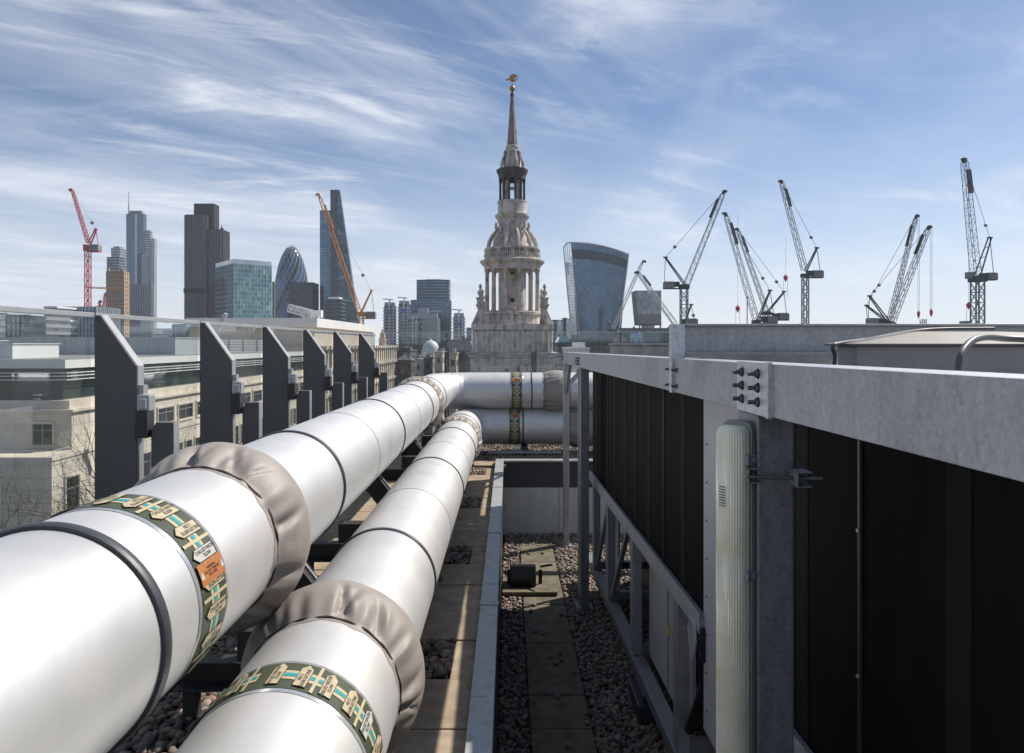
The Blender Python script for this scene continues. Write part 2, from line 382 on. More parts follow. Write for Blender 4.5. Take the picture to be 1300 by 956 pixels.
# pavers
b = MB(); pv = random.Random(3)
def pav(b, x0, x1, y0, y1, z):
    dz = pv.uniform(-.003, .003); g = .004
    b.box(x0+g+pv.uniform(0, .003), x1-g, y0+g, y1-g-pv.uniform(0, .003), z-.035, z+dz)
y = -2.0
k = 0
while y < 12.2:
    sq = (k % 4 == 0)
    for (x0, x1) in ((-.97, -.53), (-.53, -.175)):
        if y + .45 > 9.7: continue
        if sq and x0 > -.6 :
            pav(b, -.30, -.175, y, y+.46, ZU); continue
        if sq and x0 < -.6 : pass
        pav(b, x0, x1, y, y+.46, ZU)
    y += .46; k += 1
y = 4.3
while y < 11.4:
    pav(b, -1.75, -1.30, y, y+.46, ZU); y += .46
for x in np.arange(-.95, -.1, .46): pav(b, float(x), float(x)+.46, 9.72, 10.18, ZU+.002)
tag(b.build('roof_paving', 'paver', bevel=.004), kind='structure')
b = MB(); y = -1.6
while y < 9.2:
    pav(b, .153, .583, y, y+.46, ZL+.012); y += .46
tag(b.build('pit_walkway', 'paver_dark', bevel=.004), kind='structure')

# pebbles -----------------------------------------------------------
import bmesh
bm = bmesh.new(); bmesh.ops.create_icosphere(bm, subdivisions=2, radius=1); bm.verts.ensure_lookup_table()
_iv = np.array([v.co[:] for v in bm.verts]); _if = np.array([[v.index for v in f.verts] for f in bm.faces]); bm.free()
bm = bmesh.new(); bmesh.ops.create_icosphere(bm, subdivisions=1, radius=1)
_jv = np.array([v.co[:] for v in bm.verts]); _jf = np.array([[v.index for v in f.verts] for f in bm.faces]); bm.free()
def pebbles(name, spots, smin, smax):
    VV = []; FF = []; off = 0
    for (x, y, z) in spots:
        near = y < 4.6
        iv, jf = (_iv, _if) if near else (_jv, _jf)
        s = rs.uniform(smin, smax); sc3 = np.array([s*rs.uniform(.85, 1.35), s*rs.uniform(.75, 1.1), s*rs.uniform(.5, .75)])
        q = rs.normal(size=3)*np.array([.35, .35, 3]); Rm = np.array(Matrix.Rotation(q[2], 3, 'Z') @ Matrix.Rotation(q[0], 3, 'X') @ Matrix.Rotation(q[1], 3, 'Y'))
        v = iv*(1+rs.uniform(-.09, .09, (len(iv), 1)))*sc3
        VV.append(v @ Rm.T + np.array([x, y, z])); FF.append(jf+off); off += len(iv)
    V = np.concatenate(VV); Fa = np.concatenate(FF)
    me = bpy.data.meshes.new(name); me.vertices.add(len(V)); me.vertices.foreach_set('co', V.ravel())
    me.loops.add(len(Fa)*3); me.loops.foreach_set('vertex_index', Fa.ravel().astype(np.int32))
    me.polygons.add(len(Fa)); me.polygons.foreach_set('loop_start', np.arange(0, len(Fa)*3, 3, dtype=np.int32))
    me.update(calc_edges=True); me.validate(); me.polygons.foreach_set('use_smooth', np.ones(len(Fa), dtype=bool))
    me.materials.append(M['pebble']); o = bpy.data.objects.new(name, me); COL.objects.link(o); return o
def grid_spots(x0, x1, y0, y1, z, step, skip=None):
    out = []
    for x in np.arange(x0, x1, step):
        for y in np.arange(y0, y1, step):
            for lay in (0, 1):
                if lay and rs.rand() > .45: continue
                px, py = x+rs.uniform(-.5, .5)*step, y+rs.uniform(-.5, .5)*step
                if not (x0 <= px <= x1 and y0 <= py <= y1): continue
                if skip and skip(px, py): continue
                out.append((px, py, z+lay*.017+rs.uniform(-.004, .004)))
    return out
def inpav(x, y):
    if -1.77 < x < -1.28 and 4.28 < y < 11.4: return True
    if -1.0 < x < -.15 and y < 10.2:
        kk = int((y+2.0)//.46)
        if y < 9.7 and kk % 4 == 0 and -.525 < x < -.305 and (y+2.0) % .46 > .03: return False
        return True
    return False
sp = grid_spots(-2.38, -.18, 1.6, 12.7, ZU-.012, .036, inpav) + grid_spots(-.18, 2.2, 9.96, 12.6, ZU-.012, .038)
tag(pebbles('gravel', sp, .018, .029), kind='stuff')
sp = grid_spots(-.06, 2.1, 1.9, 9.82, ZL-.010, .036, lambda x, y: .14 < x < .595 and y < 9.2)
sp += [(rs.uniform(.0, .75), rs.uniform(2, 9), ZL+.022) for _ in range(45)]
tag(pebbles('gravel', sp, .018, .029), kind='stuff')

# ------------------------------------------------------------------ pipes
RP = .28
def sweep(mb, path, r, n=72, m=None):
    """mitred sweep of a horizontal polyline"""
    k = len(path); rings = []
    for i, p in enumerate(path):
        p = Vector(p); d0 = (p - Vector(path[i-1])).normalized() if i else None; d1 = (Vector(path[i+1]) - p).normalized() if i < k-1 else None
        d0 = d0 or d1; d1 = d1 or d0
        t = (d0 + d1).normalized(); side = Vector((t.y, -t.x, 0)); c = t.dot(d0)
        rings.append([p + side*(math.sin(2*math.pi*j/n)*r/c) + Vector((0, 0, math.cos(2*math.pi*j/n)*r)) for j in range(n)])
    vs = [v for rg in rings for v in rg]; fs = []
    for i in range(k-1):
        for j in range(n): fs.append((i*n+j, i*n+(j+1) % n, (i+1)*n+(j+1) % n, (i+1)*n+j))
    mb.add(vs, fs, m)
def ring(prof, n=72):
    """prof: list of (r, v); axis +Y ; theta from top toward +X"""
    b = MB(); vs = []; fs = []
    for r, v in prof:
        for j in range(n):
            a = 2*math.pi*j/n; vs.append((r*math.sin(a), v, r*math.cos(a)))
    for i in range(len(prof)-1):
        for j in range(n): fs.append((i*n+j, i*n+(j+1) % n, (i+1)*n+(j+1) % n, (i+1)*n+j))
    b.add(vs, fs); return b
def strap(parent, place, w=.022, t=.009, m='rubber'):
    prof = [(RP-.002, -w/2), (RP+t*.7, -w/2), (RP+t, -w/4), (RP+t, w/4), (RP+t*.7, w/2), (RP-.002, w/2)]
    o = ring(prof).build('strap', m, parent, smooth=40); place(o); return o
def cover(parent, place, L=.29, Rb=.372, seed=1, n=220, flip=False, r0=.286):
    rr = random.Random(seed); K = 26
    ph = [(rr.uniform(0, 6.28), rr.randint(5, 12), rr.uniform(.3, 1)) for _ in range(4)]
    ph2 = [(rr.uniform(0, 6.28), rr.randint(17, 34), rr.uniform(.3, 1)) for _ in range(4)]
    folds = [(rr.uniform(0, 6.28), rr.uniform(.018, .075), rr.uniform(.3, 1.0), rr.uniform(-1.6, 1.6)) for _ in range(22)]
    vs = []; fs = []
    for i in range(K):
        t = i/(K-1)
        if t < .10: base = r0-.012+ (t/.10)*.014
        elif t < .62: u = (t-.10)/.52; base = r0+.002+(Rb-r0)*math.sin(u*math.pi/2)**.8
        elif t < .93: u = (t-.62)/.31; base = Rb-(u**2)*.035
        else: u = (t-.93)/.07; base = Rb-.035-(Rb-.035-RP-.001)*u
        env = math.exp(-((t-.22)/.22)**2)
        for j in range(n):
            a = 2*math.pi*j/n
            w = sum(A*math.sin(k*a+p) for p, k, A in ph)*.0022*(.5+env) + sum(A*math.sin(k*a+p+3*t) for p, k, A in ph2)*.0022*env
            for fa, fw, fA, sk in folds:
                d = (a-fa-sk*(t-.2)*.35+math.pi) % (2*math.pi)-math.pi
                w -= fA*.034*math.exp(-abs(d/fw)**1.3)*math.exp(-((t-.20)/(.12+.2*fA))**2)
                w += fA*.013*math.exp(-abs((d-fw*1.2)/fw*1.5)**1.4)*math.exp(-((t-.27)/.2)**2)
            sag = .02*max(0, -math.cos(a))*math.sin(min(1, t*1.3)*math.pi)
            r = base+sag+(w if .02 < t < .95 else w*.15)
            v = (t-.5)*L + (.006*math.sin(9*a+ph[0][0])+.004*math.sin(21*a+ph[1][0]))*(1-t)
            vs.append((max(r, RP+.001)*math.sin(a), v if not flip else -v, max(r, RP+.001)*math.cos(a)))
    for i in range(K-1):
        for j in range(n): fs.append((i*n+j, i*n+(j+1) % n, (i+1)*n+(j+1) % n, (i+1)*n+j))
    b = MB(); b.add(vs, fs); o = b.build('flange_cover', 'fabric', parent, smooth=75); place(o)
    # drawstring
    b = MB(); pts = []
    for j in range(121):
        a = 2*math.pi*j/120; v = (-.5+.075)*L+.002*math.sin(14*a); r = r0-.002+.0015*math.sin(23*a)
        pts.append((r*math.sin(a), v if not flip else -v, r*math.cos(a)))
    b.tube(pts, .0042, 6, cap=False); b.build('drawstring', 'fabric_dark', o, smooth=60)
    return o

_txt = {}
def text_mesh(body, size):
    if (body, size) in _txt: return _txt[(body, size)]
    cu = bpy.data.curves.new('t', 'FONT'); cu.body = body; cu.size = size; cu.align_x = 'CENTER'; cu.align_y = 'CENTER'; cu.resolution_u = 2; cu.space_line = .9; cu.offset = size*.012
    o = bpy.data.objects.new('t', cu); COL.objects.link(o); dg = bpy.context.evaluated_depsgraph_get(); dg.update()
    me = bpy.data.meshes.new_from_object(o.evaluated_get(dg)); r = ([v.co.copy() for v in me.vertices], [tuple(p.vertices) for p in me.polygons])
    bpy.data.objects.remove(o); bpy.data.curves.remove(cu); bpy.data.meshes.remove(me); _txt[(body, size)] = r; return r

def label_band(parent, place, W=.155, direction=-1, start=-99, end=260, orange=71, period=16.0, phase=-3.0):
    b = ring([(RP+.001, -W/2-.018), (RP+.0022, -W/2-.016), (RP+.0022, W/2+.016), (RP+.001, W/2+.018)], 96)
    o = b.build('label_band', 'tape', parent, smooth=50); place(o)
    b = ring([(RP+.0035, -W/2), (RP+.0035, W/2)], 96); b.build('green_backing', 'olive', o, smooth=50)
    def Pm(th, v, h):
        a = R(th); r = RP+h; return (r*math.sin(a), v, r*math.cos(a))
    def quad(mb, t0, t1, v0, v1, h, mm):
        nseg = max(1, int(abs(t1-t0)/3)); vs = []; fs = []
        for i in range(nseg+1):
            t = t0+(t1-t0)*i/nseg; vs += [Pm(t, v0, h), Pm(t, v1, h)]
        for i in range(nseg): fs.append((2*i, 2*i+1, 2*i+3, 2*i+2))
        mb.add(vs, fs, mm)
    pr_ = MB()
    n = int(round(360/period)); 
    for i in range(n):
        th = phase+i*period
        c = th+period/2
        t0, t1 = th+4.2, th+period-4.2
        quad(pr_, t0-.8, t1+.8, -.026, .026, .005, 'cream'); quad(pr_, t0, t1, -.0095, .0095, .0062, 'cyan')
        if i % 2 == 1:
            quad(pr_, c-1.0, c+1.0, -W/2+.002, W/2-.002, .0070, 'cream')
        # arrow
        hw = 3.5; tip = direction*(.064); sh = direction*.042; tail = -direction*.060
        tgt = 'whitelabel' if abs(th-62) < 4 else 'cream'
        pr_.add([Pm(th, tip, .0082), Pm(th-hw, sh, .0078), Pm(th-hw, tail, .0078), Pm(th, tail, .0082), Pm(th+hw, tail, .0078), Pm(th+hw, sh, .0078)], [(0, 1, 2, 3), (0, 3, 4, 5)], tgt)
        e = .45
        pr_.add([Pm(th, tip+direction*.003, .0075), Pm(th-hw-e, sh, .0072), Pm(th-hw-e, tail-direction*.002, .0072), Pm(th, tail-direction*.002, .0075), Pm(th+hw+e, tail-direction*.002, .0072), Pm(th+hw+e, sh, .0072)], [(0, 1, 2, 3), (0, 3, 4, 5)], 'ink')
        vs, fs = text_mesh('CHILLED WATER\nFLOW' if i % 2 == 0 else 'NO 2\nELGIN GITTINS', .0155)
        pr_.add([Pm(th-v.y/RP*180/math.pi, v.x-direction*.012, .0092) for v in vs], fs, 'ink')
    if orange is not None:
        quad(pr_, orange-6, orange+6, -W/2+.004, W/2-.004, .0096, 'orange_label')
        vs, fs = text_mesh('WARNING\nDO NOT REMOVE\nTHIS LABEL', .011)
        pr_.add([Pm(orange-v.y/RP*180/math.pi, v.x, .0104) for v in vs], fs, 'ink')
        for s in (-1, 1):
            pr_.add([Pm(orange-2.6, s*.062, .0106), Pm(orange+2.4, s*.062-.010, .0106), Pm(orange+2.4, s*.062+.010, .0106)], [(0, 1, 2)], 'whitelabel')
    pr_.build('printed_labels', None, o)
    return o

def pipe(cx, z, Yt, Re, label, band, rings, covers, seams, trings, tband, tcovers):
    root = empty('insulated_pipe', (cx, 0, z)); tag(root, label, 'pipe', 'large chilled water pipes')
    path = [(0, -2.2, 0)]
    for s in seams: pass
    path.append((0, Yt-Re, 0)); N_ = 5
    for i in range(1, N_):
        a = math.pi/2*i/N_; path.append((Re-Re*math.cos(a), Yt-Re+Re*math.sin(a), 0))
    path += [(Re, Yt, 0), (4.2-cx, Yt, 0)]
    b = MB(); sweep(b, path, RP); b.build('jacket', 'jacket', root, smooth=14)
    # lap seams: low raised lips
    for s in seams:
        o = ring([(RP-.001, -.02), (RP+.0028, -.018), (RP+.0028, .018), (RP-.001, .02)]).build('lap_seam', 'jacket', root, smooth=30); o.location = (0, s, 0)
    for i in range(1, N_):      # elbow gore beads
        a = math.pi/2*(i)/N_
        o = ring([(RP-.001, -.008), (RP+.004, -.004), (RP+.004, .004), (RP-.001, .008)]).build('gore_bead', 'jacket', root, smooth=60)
        o.location = (Re-Re*math.cos(a), Yt-Re+Re*math.sin(a), 0); o.rotation_euler = (0, 0, -a)
    def at(y):
        def f(o): o.location = (0, y, 0)
        return f
    def tat(x):
        def f(o): o.location = (x-cx, Yt, 0); o.rotation_euler = (0, 0, -math.pi/2)
        return f
    for y, w, t in rings: strap(root, at(y), w, t)
    for x in trings: strap(root, tat(x), .02, .007)
    label_band(root, at(band[0]), direction=band[1], orange=band[2])
    label_band(root, tat(tband), direction=1, orange=52)
    for (y, L, Rb, s) in covers: cover(root, at(y), L, Rb, s, flip=False)
    for (x, L, Rb, s) in tcovers: cover(root, tat(x), L, Rb, s, flip=False, n=120)
    return root
PIPE1 = pipe(-1.097, CAMZ-.718, 10.85, .50,
     'left-hand and higher silver insulated pipe, nearest the glass windscreen, turning right in the distance', (1.95, -1, 71),
     [(1.67, .032, .014), (3.5, .028, .009), (5.55, .026, .008), (7.65, .025, .008), (9.3, .024, .007)],
     [(2.61, .32, .347, 3), (8.5, .30, .328, 5)], [4.5, .6, 6.6], [.36], .13, [(.74, .42, .315, 9)])
PIPE2 = pipe(-.669, CAMZ-1.264, 10.87, .50,
     'right-hand and lower silver insulated pipe, beside the paved strip, turning right in the distance', (2.08, 1, None),
     [(3.73, .026, .009), (6.08, .025, .008), (8.27, .024, .008), (9.85, .024, .007)],
     [(2.66, .33, .347, 14), (9.2, .30, .328, 6)], [4.8, 7.1, .9], [.23], .10, [(1.15, .5, .315, 12)])

# supports below the pipes ------------------------------------------------
def channel(mb, x0, x1, y, z, h=.13, w=.09, t=.008):
    mb.box(x0, x1, y-w/2, y+w/2, z-t, z)              # top flange
    mb.box(x0, x1, y-w/2, y+w/2, z-h, z-h+t)
    mb.box(x0, x1, y+w/2-t, y+w/2, z-h+t, z-t)
sup_lab = ['dark steel cross rail under both pipes, closest to the camera',
           'dark steel cross rail under both pipes, just beyond the two nearest fabric covers',
           'dark steel cross rail under both pipes halfway towards the bends',
           'dark steel cross rail under both pipes just before the bends']
for (Y, lab) in zip((3.15, 5.0, 7.95, 9.75), sup_lab):
    root = empty('pipe_support', (-.9, Y, ZU)); tag(root, lab, 'pipe support', 'steel cross rails under the pipes')
    b = MB(); channel(b, -1.42, -.40, Y, CAMZ-1.40+.0) ; 
    b = MB(); channel(b, -.60, .40, 0, .268)
    b.build('rail', 'fin_dark', root, bevel=.002)
    b = MB(); b.box(-.30, .02, -.05, .05, .2685, .2735); b.build('cap_plate', 'galv_light', root)
    for x in (-.52, .36):
        b = MB(); b.box(x-.03, x+.03, -.03, .03, .012, .137); b.box(x-.07, x+.07, -.06, .06, 0, .012); b.build('foot', 'fin_dark', root, bevel=.002)
    b = MB(); b.box(-.30, -.10, -.05, .05, .2745, .41); b.build('saddle', 'fin_dark', root, bevel=.003)
    for x in (.34,):
        b = MB(); b.tube([(x, 0, .2685), (x, 0, .30)], .011, 6); b.build('bolt', 'steel_bolt', root)
st_lab = ['black tilted strut block between the pipes next to the nearest fabric covers', 'black tilted strut block wedged between the pipes midway along', 'black tilted strut block between the pipes near the far bends']
for (Y, lab) in zip((3.9, 6.35, 8.75), st_lab):
    root = empty('pipe_strut', (-1.15, Y, ZU)); tag(root, lab, 'strut', 'tilted struts under the left-hand pipe')
    b = MB(); A = Vector((-.22, 0, .62)); B = Vector((.17, 0, .12)); 
    b.bar(A, B, .16, .12, up=(0, 1, 0)); b.build('strut_box', 'fin_dark', root, bevel=.004)
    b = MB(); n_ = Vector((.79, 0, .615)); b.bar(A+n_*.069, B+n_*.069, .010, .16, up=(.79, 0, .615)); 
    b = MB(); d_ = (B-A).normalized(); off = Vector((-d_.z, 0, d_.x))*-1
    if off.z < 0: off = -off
    b.bar(A+off*.087, B+off*.087, .012, .012, up=(0, 1, 0)); b.build('lit_edge', 'galv_light', root)  # pale bar paints in the sunlit edge of the strut
    b = MB(); b.box(.05, .30, -.09, .09, 0, .03); b.build('base_plate', 'fin_dark', root)
    b = MB(); b.tube([(.19, 0, .03), (.24, 0, .2)], .02, 8); b.build('tube_stay', 'galv_light', root)
# support stand beneath the crossing run
for x, lab in ((.25, 'small dark stand carrying the crossing pipes, left of the steel posts'), (1.9, 'small dark stand carrying the crossing pipes, hidden behind the cooler')):
    root = empty('pipe_stand', (x, 10.7, ZU)); tag(root, lab, 'pipe support')
    b = MB(); b.box(-.05, .05, -.12, .35, .03, .13); b.box(-.16, .16, -.14, .37, 0, .03); b.build('stand', 'fin_dark', root, bevel=.003)
    b = MB(); b.box(-.55, .55, -.16, -.11, .035, .075); b.build('edge_rail', 'galv', root)
    b = MB(); b.box(-.03, .03, .475, .535, .03, 1.0); b.build('post', 'fin_dark', root)

# ------------------------------------------------------------------ glass windscreen on the left
XG = -2.2; TOP = CAMZ+.163
root = empty('glass_windscreen', (XG, 6, ZU)); tag(root, 'glass windscreen with dark raked fin posts along the left edge of the roof', 'windscreen')
fy = [1.05, 2.36, 3.76, 5.05, 6.34, 7.60, 8.9, 10.42]
def build_fin():
    b = MB(); b.prism([(-.015, -1.66), (.207, -1.66), (.207, -.118), (.014, .155), (-.015, .155)], 0, .075, 'y')
    f = b.build('fin_post', 'fin', root, bevel=.002)
    b = MB(); b.prism([(.0145, .159), (.211, -.116), (.211, -1.0), (.2075, -1.0), (.2075, -.1165), (.011, .159)], .006, .069, 'y'); b.build('edge_trim', 'fin_edge', f)
    b = MB(); b.box(-.024, -.0155, .012, .063, -1.66, .15); b.build('glass_clamp', 'fin_dark', f)
    b = MB(); b.box(.2115, .238, .012, .06, -.50, -.22); b.build('slider_rail', 'fin_edge', f)
    b = MB(); b.box(.216, .285, -.02, .05, -.36, -.27); b.box(.228, .275, -.035, -.0205, -.35, -.29); b.build('bracket', 'fin_edge', f, bevel=.008)
    b = MB(); b.box(.212, .280, -.03, .05, -.50, -.3605); b.build('bracket_box', 'fin_dark', f, bevel=.005)
    b = MB(); b.prism([(.285, -1.66), (.40, -1.66), (.40, -.42), (.310, -.42), (.285, -.47)], 0, .07, 'y'); b.build('stub_plate', 'fin', f, bevel=.002)
    b = MB(); b.box(.4005, .406, .004, .066, -1.66, -.42); b.build('stub_edge', 'fin_edge', f)
    return f
f0 = build_fin()
for i, y in enumerate(fy):
    f = f0 if i == 0 else clone(f0, root)
    f.location = (0, y-6, CAMZ-ZU)
ye = [-1.5, -.1] + fy + [11.75]
for a, c in zip(ye[:-1], ye[1:]):
    b = MB(); b.box(-.031, -.026, a-6+.02, c-6-.02, .03, TOP-ZU-.02); b.build('glass_pane', 'pane', root)
    b = MB(); b.box(-.042, -.014, a-6+.008, c-6-.008, TOP-ZU-.0195, TOP-ZU+.006); b.build('top_rail', 'fin_edge', root, bevel=.002)
root = empty('rear_glass_balustrade', (0, 12.35, ZU)); tag(root, 'glass balustrade across the far end of the roof behind the crossing pipes', 'balustrade')
px_ = [-2.2, -1.08, .46, 1.98, 3.6, 5.2]
for a, c in zip(px_[:-1], px_[1:]):
    b = MB(); b.box(a+.02, c-.02, -.006, .0, .03, 1.885); b.build('glass_pane', 'pane', root)
b = MB(); b.box(-2.2, 6, -.016, .012, 1.886, 1.902); b.build('top_rail', 'fin_edge', root)
for i, x in enumerate(px_[1:]):
    w = .045 if i != 2 else .06
    b = MB(); b.box(x-w, x-.006, .006, .10, 0, 1.55 if i != 2 else 1.84); b.box(x+.006, x+w, .006, .10, 0, 1.55 if i != 2 else 1.84); b.build('post', 'fin' if i != 2 else 'galv_dark', root, bevel=.003)

# ------------------------------------------------------------------ steel frame on the right
XS = .73
root = empty('steel_frame', (XS, 4, ZL)); tag(root, 'galvanised steel frame of bolted beams and posts beside the black coolers', 'steel frame')
W = lambda o: loc(o, root)
def dz(y): return .0068*(y-1)
def beam(y0, y1, parent, nm='beam', x=XS, th=.14):
    b = MB(); z = lambda y, k: CAMZ-(.049 if k else .196)-dz(y)
    tf = .009
    # channel: web outside, flanges inward
    def slab(xa, xb, ta, tb):
        vs = [(xa, y0, CAMZ-dz(y0)-ta), (xb, y0, CAMZ-dz(y0)-ta), (xb, y1, CAMZ-dz(y1)-ta), (xa, y1, CAMZ-dz(y1)-ta),
              (xa, y0, CAMZ-dz(y0)-tb), (xb, y0, CAMZ-dz(y0)-tb), (xb, y1, CAMZ-dz(y1)-tb), (xa, y1, CAMZ-dz(y1)-tb)]
        b.add(vs, [(0,1,2,3),(7,6,5,4),(0,4,5,1),(1,5,6,2),(2,6,7,3),(3,7,4,0)])
    slab(x, x+.009, .049, .196); slab(x+.0093, x+th, .049, .049+tf); slab(x+.0093, x+th, .196-tf, .196)
    return W(b.build(nm, 'galv', root, bevel=.002))
beam(-2.5, 2.075, root); beam(2.085, 7.25, root); beam(7.26, 9.38, root)
def bolt(parent, x, y, z, s=1.0, L=.028):
    b = MB(); n = 6
    b.lathe([(.011*s, 0), (.011*s, .009*s)], 6, m='steel_bolt'); b.lathe([(.015*s, -.003), (.015*s, 0)], 16, m='steel_bolt'); b.lathe([(.0062*s, .009*s), (.0062*s, L*s)], 10, m='steel_bolt')
    o = b.build('bolt', 'steel_bolt', parent, smooth=40); o.rotation_euler = (0, -math.pi/2, 0)
    o.location = Vector((x, y, z)) - root.location
    return o
def plate(y0, y1, zt, zb, parent=None, t=.010, nm='splice_plate'):
    b = MB(); b.box(XS-t, XS-.0005, y0, y1, zb, zt); return W(b.build(nm, 'galv_light', root, bevel=.0015))
p = plate(1.955, 2.205, CAMZ-.052, CAMZ-.205)
b = MB(); b.box(XS-.012, XS-.0, 1.935, 1.9545, CAMZ-.207, CAMZ-.050); W(b.build('plate_edge', 'galv_light', root))
for yy in (2.02, 2.155):
    for k in range(3): bolt(root, XS-.010, yy, CAMZ-.085-.041*k, 1.05)
# plate and bolts of the raised transverse beam
b = MB(); b.box(XS-.014, XS+.048, 3.075, 3.12, CAMZ-.213, CAMZ+.088); W(b.build('end_plate', 'galv_light', root, bevel=.002))
for yy in (3.03, 3.15):
    for z in (-.112, -.182): bolt(root, XS-.001, yy, CAMZ+z, .85)
for yy in (7.20, 7.31, 9.30):
    for k in range(3): bolt(root, XS-.001, yy, CAMZ-.125-.03*k-.02, 1.0, .035)
# raised transverse I beam
b = MB()
x0, x1 = XS+.048, 7.0
b.box(x0, x1, 3.055, 3.14, CAMZ+.080, CAMZ+.089); b.box(x0, x1, 3.093, 3.100, CAMZ-.035, CAMZ+.0798); b.box(x0, x1, 3.055, 3.14, CAMZ-.044, CAMZ-.0352)
W(b.build('raised_beam', 'galv', root, bevel=.0015))
# second far transverse beam seen between
b = MB(); b.box(XS+.08, 5, 9.28, 9.36, CAMZ-.25, CAMZ-.12); W(b.build('end_beam', 'galv', root))
# posts
def post(x0, x1, y0, y1, nm='post', m='galv_dark'):
    b = MB(); zt = CAMZ-.197-dz(y1)-.002
    t = .008     # I section: two flanges and a web
    b.box(x0, x0+t, y0, y1, ZL, zt); b.box(x1-t, x1, y0, y1, ZL, zt); b.box(x0+t+.0002, x1-t-.0002, (y0+y1)/2-t/2, (y0+y1)/2+t/2, ZL, zt)
    b2 = MB(); b2.box(x0, x1, y0, y1, ZL, zt)
    o = W(b2.build(nm, m, root, bevel=.006))
    b3 = MB(); b3.box(x0-.04, x1+.04, y0-.04, y1+.04, ZL, ZL+.014); W(b3.build('base_plate', m, root))
    return o
post(XS+.002, XS+.112, 2.06, 2.235); post(XS, XS+.085, 7.05, 7.17); post(XS, XS+.075, 9.22, 9.34, m='galv')
b = MB(); b.box(XS+.01, XS+.03, 7.40, 7.44, ZL, CAMZ-.25); W(b.build('conduit_post', 'galv_light', root))
b = MB(); b.bar((XS+.04, 9.2, CAMZ-.55), (XS+.34, 9.28, CAMZ-.255), .05, .05); W(b.build('knee_brace', 'galv', root))
b = MB(); b.bar((XS+.04, 9.2, CAMZ-.62), (XS+.04, 8.7, CAMZ-.26), .04, .04); W(b.build('knee_brace', 'galv', root))
# clamps and rod round the near post
for (x, y) in ((XS-.012, 2.06), (XS+.105, 2.00)):
    b = MB(); z = CAMZ-.382
    b.box(x-.022, x+.022, y-.03, y+.03, z-.022, z-.018); b.box(x-.022, x+.022, y-.03, y+.03, z+.018, z+.022); b.box(x-.022, x-.018, y-.03, y+.03, z-.0178, z+.0178)
    b.box(x-.0175, x+.018, y+.02, y+.024, z-.0178, z+.0178)
    W(b.build('channel_clamp', 'galv_dark', root, bevel=.001))
b = MB(); b.tube([(XS-.04, 2.02, CAMZ-.382), (XS+.16, 1.985, CAMZ-.382)], .005, 8); W(b.build('threaded_rod', 'steel_bolt', root, smooth=50))

# lamp on the post ---------------------------------------------------------
lroot = empty('linear_lamp', (.690, 2.115, CAMZ-1.7)); tag(lroot, 'long upright weatherproof strip lamp with yellowed ribbed cover fixed to the near steel post', 'lamp')
lroot.rotation_euler = (0, 0, R(-58))
H0, H1 = 0, 1.47
def capped(prof, z0, z1, m, nm, parent, rr=.03, bevel=.004):
    """profile (x,y) closed, extruded with a rounded top"""
    b = MB(); n = len(prof); cx = sum(p[0] for p in prof)/n; cy = sum(p[1] for p in prof)/n
    lv = [(z0, 1.0), (z1-rr, 1.0)] + [(z1-rr+rr*math.sin(a), .45+.55*math.cos(a)) for a in (R(20), R(40), R(60), R(78))]
    vs = []
    for z, s in lv: vs += [(p[0]*s, cy*0+p[1]*(s if m == 'diffuser' else .5+.5*s), z) for p in prof]
    fs = [tuple(range(n))[::-1], tuple((len(lv)-1)*n+i for i in range(n))]
    for k in range(len(lv)-1):
        for i in range(n): fs.append((k*n+i, k*n+(i+1) % n, (k+1)*n+(i+1) % n, (k+1)*n+i))
    b.add(vs, fs); return b.build(nm, m, parent, smooth=35, bevel=None)
prof = [(-.056, 0), (-.054, .030), (-.048, .045), (.048, .045), (.054, .030), (.056, 0)]
capped([(x, y) for x, y in prof], H0, H1, 'lampbase', 'housing', lroot)
pr = []
for i in range(41):
    a = math.pi*i/40; r = 1+(.03 if i % 2 else 0)
    pr.append((-.050*math.cos(a)*r*(1 if abs(math.cos(a)) < .9 else 1), -.004-.056*math.sin(a)**.7*r))
capped(pr, H0, H1-.012, 'diffuser', 'diffuser', lroot)
b = MB(); b.box(-.060, -.0565, -.006, .008, 0, H1-.03); b.box(.0565, .060, -.006, .008, 0, H1-.03); b.build('gasket_rim', 'lampbase', lroot)
for z in (.35, 1.02, 1.36):
    b = MB(); b.box(.052, .066, -.03, .012, z-.014, z+.014); b.box(.058, .070, -.012, .03, z-.006, z+.006); b.build('clip', 'lampbase', lroot, bevel=.002)
b = MB(); 
for k in range(8): b.box(-.012, .012, -.0655, -.0645, 1.22+k*.008, 1.2225+k*.008)
b.build('rating_marks', 'cable', lroot)
b = MB(); b.box(-.03, .03, .0455, .06, .2, 1.3); b.build('mounting_plate', 'galv_dark', lroot)

